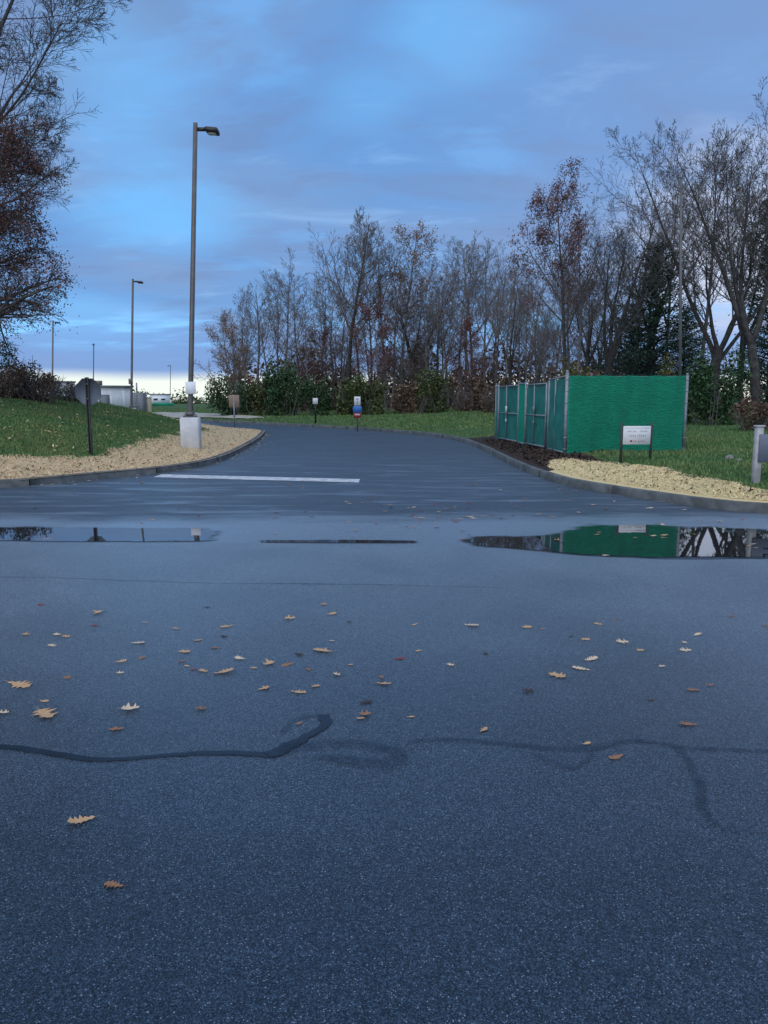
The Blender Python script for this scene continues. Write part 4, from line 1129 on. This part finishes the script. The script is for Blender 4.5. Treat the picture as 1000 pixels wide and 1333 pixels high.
# front
fpost(A, fh+.09, .045); fpost(B, hB+.02, .042)
rail(A, B, fh-.03, hB-.03); rail(A, B, .06, .06)
screen(A+np.array([.05, 0]), B-np.array([.06, 0]), .03, fh-.01, .0, hB-.01, seed=3, belly=.016)
chain(A+np.array([.05, 0]), B-np.array([.06, 0]), fh-.02, .095)
m_ = MB()                                            # ties along the corner posts
for k in range(7):
    zz_ = gz(A)+.15+k*(fh-.25)/6
    for q_ in (A, B): m_.tube(L3((q_[0], q_[1]-.0, zz_-.012)), L3((q_[0], q_[1]-.0, zz_+.012)), .05, ns=10)
setp(m_.build('tension_band', M['galv'], root), kind='stuff')
# side: fixed bay, gate, post pair, gate
s720, s712, s709 = side_pt(721), side_pt(713), side_pt(710)
s683, s677, s673 = side_pt(683), side_pt(679), side_pt(674)
s656, s648 = side_pt(657), side_pt(648)
fpost(s720, fh*.97, .03); fpost(s712, fh*.96, .038)
rail(A, s712, fh, fh*.96); rail(A, s712, .06, .06)
screen(s712, A, .04, fh*.95, .04, fh*.97, mat='gatescreen', seed=5, off=-.0)
fpost(s683, fh*.97, .035); fpost(s673, fh*.96, .035)
rail(s683, s673, fh*.94, fh*.94); rail(s683, s673, .08, .08)
screen(s673, s683, .05, fh*.95, .05, fh*.95, mat='screen', seed=6, off=-.0)
fpost(D, hD, .035); fpost(s648, hD, .03)
rail(s648, D, hD*.97, hD*.97); screen(D, s648, .04, hD*.96, .04, hD*.96, mat='gatescreen', seed=7, off=0)
for (p0, p1, h, sd) in ((s709, s683, fh*.92, 11), (s673, s648, hD*.96, 12)):
    g = empty('gate', (0, 0, 0)); g.parent = root
    v_ = (p1-p0)/np.linalg.norm(p1-p0); q0, q1 = p0+v_*.06, p1-v_*.06
    mm = (q0+q1)/2
    m_ = MB()
    for q in (q0, q1, q0*.42+q1*.58): m_.tube(L3((q[0], q[1], gz(q)+.10)), L3((q[0], q[1], gz(q)+h)), .024, ns=10)
    for hh_ in (.10, h*.52, h): m_.tube(L3((q0[0], q0[1], gz(q0)+hh_)), L3((q1[0], q1[1], gz(q1)+hh_)), .022, ns=10)
    m_.build('gate_frame', M['galv'], g, True)
    screen(q1, q0, .10, h, .10, h, mat='gatescreen', parent=g, seed=sd, off=-.03, name='screen_cloth')
    for hh_, dim in ((.60, (.05, .14, .20)), (.40, (.04, .10, .10))):
        m_ = MB(); m_.box(L3((mm[0]-.06, mm[1], gz(mm)+h*hh_)), dim, 0, 0, .01)
        m_.build('latch_plate', M['white' if sd == 12 else 'galv'], g)
# hidden sides so the enclosure is closed
hE = gz(D)+hD-gz(E)-.06
fpost(E, hE, .035); rail(D, E, hD-.12, hE-.05); rail(B, E, hB-.05, hE-.05)
screen(E, D, .04, hE-.06, .04, hD-.16, seed=8, off=.04); screen(B, E, .04, hB-.08, .04, hE-.06, seed=9, off=.04)
# slender pole behind the right end of the fence
p = at(888, 520, 24.5); z = z_lawn(p[0], 24.5); tp = at(887, 232, 24.5)
rp = empty('slender_pole', (p[0], 24.5, z), 0, label='slender grey pole rising behind the right end of the green fence', cat='pole')
m_ = MB(); m_.tube((0, 0, -.1), (tp[0]-p[0], 0, tp[2]-z), .055, .035, 10); m_.build('shaft', M['polegrey'], rp, True)
m_ = MB(); m_.tube((tp[0]-p[0], 0, tp[2]-z), (tp[0]-p[0], 0, tp[2]-z+.12), .045, .01, 10); m_.build('cap', M['galv'], rp, True)

# ------------------------------------------------------------------ white notice in the straw mulch
p = ground(827, 601, z_lawn); Yn = p[1]; k = Yn/F
rs = empty('notice_board', tuple(p), 0, label='white notice panel between two dark stakes before the green fence', cat='sign')
hz = at(808, 550, Yn)[2]-p[2]
for s_ in (-1, 1):
    m_ = MB(); m_.box((s_*19.2*k, 0, (hz-.2)/2), (.05, .04, hz+.2), 0, 0, .006); m_.build('stake', M['bronze'], rs)
za, zb = at(827, 554.5, Yn)[2]-p[2], at(827, 578.5, Yn)[2]-p[2]
m_ = MB(); m_.box((0, -.024, (za+zb)/2), (35.5*k, .012, za-zb), 0, 0, .004); pan = m_.build('panel', M['white'], rs)
def glyphs(row, x0, x1, hgt, mat, nm, seed, par):
    rng = random.Random(seed); m_ = MB(); x = x0
    while x < x1:
        w = rng.uniform(1.3, 2.4)
        if rng.random() < .16: x += 1.5; continue
        zt = at(827, row, Yn)[2]-p[2]
        m_.box(((x+w*.5)*k, -.0315, zt), (w*.30*k, .003, hgt*k))
        m_.box(((x+w*.8)*k, -.0315, zt+rng.choice((-1, 0, 1))*hgt*.38*k), (w*.45*k, .003, hgt*.24*k))
        x += w+.35
    return m_.build(nm, M[mat], par)
glyphs(561, -13, 13, 2.0, 'print_grey', 'print', 1, pan); glyphs(567, -10, 10, 2.6, 'print_grey', 'print', 2, pan)
glyphs(574.3, -5, 9.5, 1.8, 'print_red', 'print', 3, pan)
m_ = MB(); zt = at(827, 574, Yn)[2]-p[2]; m_.tube((-7.3*k, -.0330, zt), (-7.3*k, -.030, zt), 1.5*k, ns=10); m_.build('emblem', M['print_red'], pan)
zt = at(827, 557, Yn)[2]-p[2]
m_ = MB(); m_.box((0, -.0315, zt), (33*k, .003, .35*k)); m_.build('border', M['print_grey'], pan)

# ------------------------------------------------------------------ board sign at the right edge
p = ground(983.5, 629, z_lawn); Yb = p[1]; k = Yb/F
rs = empty('board_sign', tuple(p), 0, label='blue-grey board fixed to a pale square post at the right edge', cat='sign')
hz = at(983, 555.5, Yb)[2]-p[2]
m_ = MB(); m_.box((0, 0, hz/2-.1), (.115, .115, hz+.2), 0, 0, .006); m_.build('post', M['postwood'], rs)
m_ = MB(); m_.box((0, 0, hz+.012), (.15, .15, .03), 0, 0, .008); m_.build('post_cap', M['postwood'], rs)
m_ = MB(); m_.box((1.30, 0, hz/2-.1), (.115, .115, hz+.2), 0, 0, .006); m_.build('post', M['postwood'], rs)
m_ = MB(); m_.box((1.30, 0, hz+.012), (.15, .15, .03), 0, 0, .008); m_.build('post_cap', M['postwood'], rs)
za, zb = at(983, 565, Yb)[2]-p[2], at(983, 601, Yb)[2]-p[2]
m_ = MB(); m_.box((.66, -.075, (za+zb)/2), (1.36, .03, za-zb), 0, 0, .005); pan = m_.build('panel', M['board_blue'], rs)
m_ = MB(); z1_, z2_ = at(983, 570.5, Yb)[2]-p[2], at(983, 580.5, Yb)[2]-p[2]
m_.box((.20, -.092, (z1_+z2_)/2), (.035, .004, z1_-z2_)); m_.box((.245, -.092, z2_+.014), (.06, .004, .028)); m_.build('lettering', M['print_navy'], pan)
z1_, z2_ = at(983, 586.5, Yb)[2]-p[2], at(983, 588.7, Yb)[2]-p[2]
m_ = MB(); m_.box((.24, -.092, (z1_+z2_)/2), (.12, .004, z1_-z2_)); m_.build('lettering', M['print_navy'], pan)

# rocks on the grass
def rock(px, py, w, h, label, seed, mat='rock'):
    rng = np.random.default_rng(seed); q = ground(px, py, z_lawn)
    import bmesh
    bm = bmesh.new(); bmesh.ops.create_icosphere(bm, subdivisions=2, radius=1.0)
    V = np.array([v.co[:] for v in bm.verts]); T = np.array([[v.index for v in f.verts] for f in bm.faces]); bm.free()
    pl = norm(rng.normal(0, 1, (9, 3)))
    for d in pl:
        s = V@d; V = V-np.outer(np.maximum(s-.72, 0), d)
    V = V*(1+rng.normal(0, .03, (len(V), 1)))
    kk = q[1]/F
    V = V*np.array([w/2*kk, w/2.6*kk, h*.62*kk]); V[:, 2] += h*.28*kk
    return setp(obj('rock', mesh('rock', V, T), M[mat], None, tuple(q)), label, 'rock')
rock(949, 599, 13, 9, 'pale grey rock lying on the lawn beside a smaller one', 2)
rock(962, 601, 9, 6, 'smaller brown-grey rock right of the pale rock', 4)

# ------------------------------------------------------------------ far buildings and gear beyond the mound
def bpart(root, name, mat, c, d, bev=0): 
    m_ = MB(); m_.box(c, d, 0, 0, bev); return m_.build(name, M[mat], root)
Yw = 74.0
x0 = at(40, 520, Yw)[0]; x1 = at(168, 520, Yw)[0]; zt = at(150, 503.5, Yw)[2]; zb = float(Rz(0, Yw))
W = x1-x0
root = empty('white_building', ((x0+x1)/2, Yw, zb), .36, label='long low white building behind the stop sign and mound', cat='building')
hgt = zt-zb
wl = bpart(root, 'wall', 'offwhite', (0, 5, hgt/2), (W, 10, hgt))
for i in range(int(W/1.2)):                      # sheet-metal joints as shallow ribs
    bpart(wl, 'rib', 'offwhite', (-W/2+.6+i*1.2, -.015, hgt/2), (.06, .03, hgt-.1))
bpart(root, 'roof', 'roofmetal', (0, 5, hgt+.08), (W+.5, 10.5, .16))
bpart(root, 'door', 'cabinet', (W/2-2.6, -.02, 1.05), (1.0, .05, 2.1))
ru = at(141, 500.5, Yw+3)
bpart(root, 'rooftop_unit', 'dullbrown', (ru[0]-(x0+x1)/2, 3, hgt+.16+.28), (.75, 1.0, .5))
# stepped taller bay on the left
xl0, xl1 = at(-10, 520, 72.0)[0], at(100, 520, 72.0)[0]
m_ = MB(); h2 = at(95, 497.5, 72)[2]-zb
rootb = empty('white_building', ((xl0+xl1)/2, 71.0, zb), .42, label='taller white block at the left end, half hidden by the shrub', cat='building')
bpart(rootb, 'wall', 'offwhite', (0, .9, h2/2), (xl1-xl0, 1.7, h2)); bpart(rootb, 'roof', 'roofmetal', (0, .9, h2+.06), (xl1-xl0+.2, 1.9, .12))
# grey switch cabinets with a riser pipe
Yc = 60.0; pc = at(179, 533, Yc); zc2 = float(Rz(0, Yc)); hc = at(179, 511, Yc)[2]-zc2
rc = empty('electrical_cabinet', (pc[0], Yc, zc2), 0, label='grey electrical cabinets right of the white building', cat='cabinet')
bpart(rc, 'housing', 'cabinet', (0, .4, hc/2), (1.05, .8, hc), .02)
for s_ in (-1, 1):
    dd = bpart(rc, 'door', 'cabinet', (s_*.255, -.012, hc/2), (.48, .03, hc-.2), .008)
    bpart(dd, 'handle', 'galv', (s_*.06, -.045, hc/2), (.03, .04, .16))
m_ = MB(); m_.tube((-.08, .3, hc), (-.08, .3, at(178, 498, Yc)[2]-zc2), .06, ns=10); m_.build('vent_pipe', M['galv'], rc, True)
py_ = at(192.5, 533, 61); hy = at(192, 517.5, 61)[2]-zc2
ry = empty('utility_box', (py_[0], 61.0, zc2), 0, label='pale yellow utility box beside the grey cabinets', cat='utility box')
bpart(ry, 'housing', 'yellow', (0, .2, hy/2), (.42, .4, hy), .02); bpart(ry, 'lid', 'offwhite', (0, .2, hy+.03), (.50, .48, .05), .01)
# small white building with dark windows beyond the far lawn
Yh = 130.0; a_ = at(196, 527, Yh); e_ = at(221, 527, Yh); zh = float(z_lawn((a_[0]+e_[0])/2, Yh)); hh_ = at(208, 513.5, Yh)[2]-zh; Wh = e_[0]-a_[0]
rh = empty('small_white_building', ((a_[0]+e_[0])/2, Yh, zh), .3, label='small white building with two dark windows far beyond the bend', cat='building')
bpart(rh, 'wall', 'offwhite', (0, 2.0, hh_/2), (Wh, 4, hh_)); bpart(rh, 'roof', 'roofmetal', (0, 2.0, hh_+.06), (Wh+.3, 4.3, .12))
for xq in (-.22, .16):
    w_ = bpart(rh, 'window', 'offwhite', (xq*Wh, -.02, hh_*.52), (Wh*.24, .05, hh_*.22)); bpart(w_, 'pane', 'glass', (xq*Wh, -.05, hh_*.52), (Wh*.2, .02, hh_*.15))
Yg = 84.0; a_ = at(199, 531, Yg); e_ = at(226, 531, Yg); zg = float(z_lawn((a_[0]+e_[0])/2, Yg))
rg = empty('green_barrier', ((a_[0]+e_[0])/2, Yg, zg), 0, label='low green screened barrier in front of the small white building', cat='barrier')
hg = at(210, 527.5, Yg)[2]-zg; hg = max(hg, .3)
bpart(rg, 'screen_cloth', 'screen', (0, 0, hg/2), (e_[0]-a_[0], .05, hg))
for xq in (-.5, 0, .5): bpart(rg, 'post', 'galv', (xq*(e_[0]-a_[0]), .06, hg/2), (.06, .06, hg+.1))

# ------------------------------------------------------------------ fallen leaves, each one its own object
def leaf_mesh(seed, curl):
    rng = np.random.default_rng(seed)
    # lobed oak outline, half profile along the midrib
    t = np.array([0, .10, .20, .30, .38, .48, .56, .66, .74, .84, .92, 1.0])
    w = np.array([.03, .13, .06, .24, .10, .34, .13, .32, .12, .22, .10, .0])*rng.uniform(.85, 1.15, 12)
    if seed % 2:
        t = np.array([0, .10, .20, .34, .44, .52, .60, .72, .80, .88, .95, 1.0]); w = np.array([.03, .30, .12, .50, .17, .22, .15, .42, .13, .12, .07, 0])*rng.uniform(.8, 1.2, 12)
    mid = np.stack([t-.5, .02*np.sin(t*6+seed), 0*t], 1)
    lf = mid+np.stack([.05*(w > .15), w, 0*t], 1); rt = mid-np.stack([-.05*(w > .15), w*rng.uniform(.85, 1.1, 12), 0*t], 1)
    V = np.concatenate([mid, lf, rt]); n = 12
    V[:, 2] = curl*(np.abs(V[:, 1])*1.1)**1.3+curl*.9*(V[:, 0])**2+.02*np.sin(V[:, 0]*9+seed)*curl
    V[:, 2] += rng.normal(0, .012, len(V))*(1 if curl > .1 else .4)
    V[:, 2] = (V[:, 2]-V[:, 2].min())*.5
    Q = [(i, i+1, n+i+1, n+i) for i in range(n-1)]+[(2*n+i, 2*n+i+1, i+1, i) for i in range(n-1)]
    st = np.array([(-.5, -.01, .0), (-.5, .01, .0), (-.72, .012, .03), (-.72, -.004, .03)]); st[:, 2] += V[0, 2]
    V = np.concatenate([V, st]); Q.append((36, 37, 38, 39))
    return mesh('leaf', V, np.array(Q), False)
MT = {'t': 'l_tan', 'w': 'l_pale', 'b': 'l_brown', 'r': 'l_red', 'd': 'l_dark'}
LM = {c: [] for c in MT}
for ci, c in enumerate(MT):
    for i in range(6):
        me = leaf_mesh(ci*10+i, (.12, .3, .45, .8, .55, .2)[i]); me.materials.append(M[MT[c]]); LM[c].append(me)
CN = {'t': 'tan', 'w': 'pale', 'b': 'brown', 'r': 'red', 'd': 'dark'}
def leaf(px, py, w, c, label=None, group=None, z=0.004, zf=Rz, variant=None):
    q = ground(px, py, zf); s_ = max(.045, w/F*q[1]*1.22)
    if w > 9: s_ = min(s_, .19)
    me = LM[c][random.randrange(6) if variant is None else variant]
    o = obj('oak_leaf', me, None, None, (q[0], q[1], q[2]+z))
    o.scale = (s_*random.uniform(.9, 1.1), s_*random.uniform(.8, 1.1), s_)
    o.rotation_euler = (random.uniform(-.12, .12), random.uniform(-.1, .1), random.choice((0, math.pi))+random.gauss(0, .5))
    return setp(o, label, 'leaf', group)
named = [
 (25, 892, 35, 't', 'large tan leaf close to the left edge, above the flat orange-tan leaf'),
 (59, 931, 32, 't', 'flat orange-tan leaf near the left edge, below the large tan leaf'),
 (170, 924, 21, 'w', 'pale star-shaped leaf between the dark tar seam and the leaf cluster, left side'),
 (105, 1070, 30, 't', 'tan lobed leaf alone on the dark asphalt nearest the camera at left'),
 (148, 1153, 25, 'b', 'dull brown flat leaf lowest of all on the near asphalt'),
 (152, 950, 16, 'b', 'red-brown curled leaf just above the left part of the tar seam'),
 (420, 848, 23, 't', 'bright tan upright leaf right of the central leaf cluster'),
 (292, 876, 23, 't', 'wide tan pair-like leaf in the left centre cluster'),
 (349, 865, 15, 't', 'curled tan leaf in the middle of the cluster'),
 (374, 866, 16, 'b', 'reddish brown leaf just right of the curled tan leaf'),
 (389, 902, 17, 't', 'tan leaf below the central cluster'),
 (477, 915, 16, 'd', 'dark brown curled leaf above two small brown leaves near the centre'),
 (500, 891, 18, 't', 'tan upright leaf standing near the centre of the road'),
 (475, 931, 15, 'b', 'small brown upright leaf under the dark curled leaf near the centre'),
 (614, 815, 18, 'w', 'pale leaf lying alone right of the centre'),
 (521, 858, 13, 'r', 'dark red leaf near the centre of the road'),
 (725, 880, 22, 't', 'tan ragged leaf left of the brightest leaf on the right'),
 (756, 871, 20, 'w', 'brightest flat pale leaf on the right side'),
 (770, 859, 19, 'w', 'pale narrow leaf touching above the brightest flat leaf'),
 (688, 901, 14, 'd', 'near-black curled leaf alone on the right of centre'),
 (895, 944, 20, 'b', 'brown lobed leaf low on the right side'),
 (802, 987, 17, 'b', 'red-brown leaf lying on the tar seam at right'),
 (630, 951, 14, 't', 'pale brown folded leaf above the tar seam right of centre'),
 (764, 969, 10, 't', 'tiny tan leaf beside the tar seam at right'),
 (811, 836, 14, 'w', 'pale cupped leaf right of the pair of small leaves'),
 (893, 847, 14, 'w', 'pale forked leaf on the far right of the near lane'),
 (903, 899, 14, 'b', 'flat brown leaf on the right, above the brown lobed leaf'),
 (389, 853, 13, 'd', 'dark rolled leaf beside the bright tan upright leaf'),
 (312, 858, 15, 'w', 'whitish leaf at the top of the left centre cluster'),
 (262, 924, 13, 'b', 'brown upright leaf right of the pale star-shaped leaf'),
 (62, 702, 14, 't', 'tan leaf at the rim of the left puddle'),
]
for (px, py, w, c, lab) in named: leaf(px, py, w, c, lab)
small = [(54, 788, 9, 'r'), (127, 799, 14, 't'), (123, 815, 11, 'r'), (34, 827, 10, 't'), (75, 827, 13, 'w'), (86, 829, 10, 't'), (68, 841, 11, 'w'), (180, 838, 15, 'w'), (229, 819, 10, 't'), (188, 811, 5, 'w'), (158, 862, 13, 't'), (185, 857, 9, 'b'),
 (157, 877, 8, 'w'), (240, 849, 15, 't'), (237, 862, 9, 'b'), (244, 868, 8, 't'), (87, 883, 11, 'b'), (58, 914, 13, 't'), (269, 791, 8, 'd'), (295, 816, 16, 't'), (292, 829, 11, 'd'), (258, 834, 11, 't'), (281, 844, 13, 'b'), (330, 870, 9, 't'),
 (265, 874, 11, 't'), (252, 872, 6, 'r'), (378, 806, 13, 't'), (432, 800, 12, 't'), (422, 787, 9, 't'), (455, 811, 6, 'd'), (432, 835, 7, 'w'), (401, 872, 8, 'b'), (438, 879, 10, 'w'), (456, 866, 8, 't'), (343, 897, 13, 't'), (411, 894, 11, 't'), (497, 883, 9, 'b'),
 (540, 814, 8, 't'), (686, 817, 12, 't'), (707, 819, 6, 't'), (744, 829, 6, 'd'), (545, 848, 8, 't'), (587, 866, 8, 'w'), (632, 852, 6, 'd'), (779, 813, 9, 't'), (803, 807, 7, 'b'), (762, 833, 11, 't'), (834, 847, 8, 't'), (953, 803, 8, 'b'), (997, 816, 10, 'b'),
 (908, 827, 14, 'w'), (891, 837, 7, 'w'), (862, 868, 8, 'w'), (924, 893, 8, 'b'), (846, 913, 6, 'd'), (4, 929, 12, 'w'), (470, 936, 10, 't'), (535, 934, 6, 't'), (389, 943, 8, 'b')]
G1 = 'small leaves strewn over the near road'
for (px, py, w, c) in small: leaf(px, py, w, c, f'small {CN[c]} leaf strewn on the dry near road, before the puddles', G1)
G2 = 'leaves on the wet strip by the puddles'
rng = random.Random(3)
for i in range(95):
    px = rng.uniform(-10, 1010); py = rng.choice((rng.gauss(672, 9), rng.uniform(655, 705)))
    if rng.random() < .35: px = rng.gauss(570, 60); py = rng.gauss(672, 8)
    py = max(645, min(py, 705)); c = rng.choice('tttbbwrd'); leaf(px, py, rng.uniform(3.5, 8), c, f'tiny {CN[c]} leaf lying on the wet strip by the puddles', G2, .009)
G3 = 'leaves on the dark driveway'
for i in range(60):
    px = rng.uniform(30, 960); py = rng.uniform(628, 655)
    lim = np.interp(px, [0, 140, 210, 273, 700, 760, 850, 1000], [642, 628, 622, 612, 618, 641, 655, 672])
    if py < lim: continue
    c = rng.choice('ttbbwd'); leaf(px, py, rng.uniform(2.5, 6), c, f'tiny {CN[c]} leaf on the dark driveway beyond the wet strip', G3)
for i in range(10):
    px = rng.uniform(745, 990); py = rng.uniform(692, 724); c = rng.choice('ttbw')
    leaf(px, py, rng.uniform(5, 9), c, f'small {CN[c]} leaf floating on the right puddle', 'leaves floating on the right puddle', .009, Z0, 0)
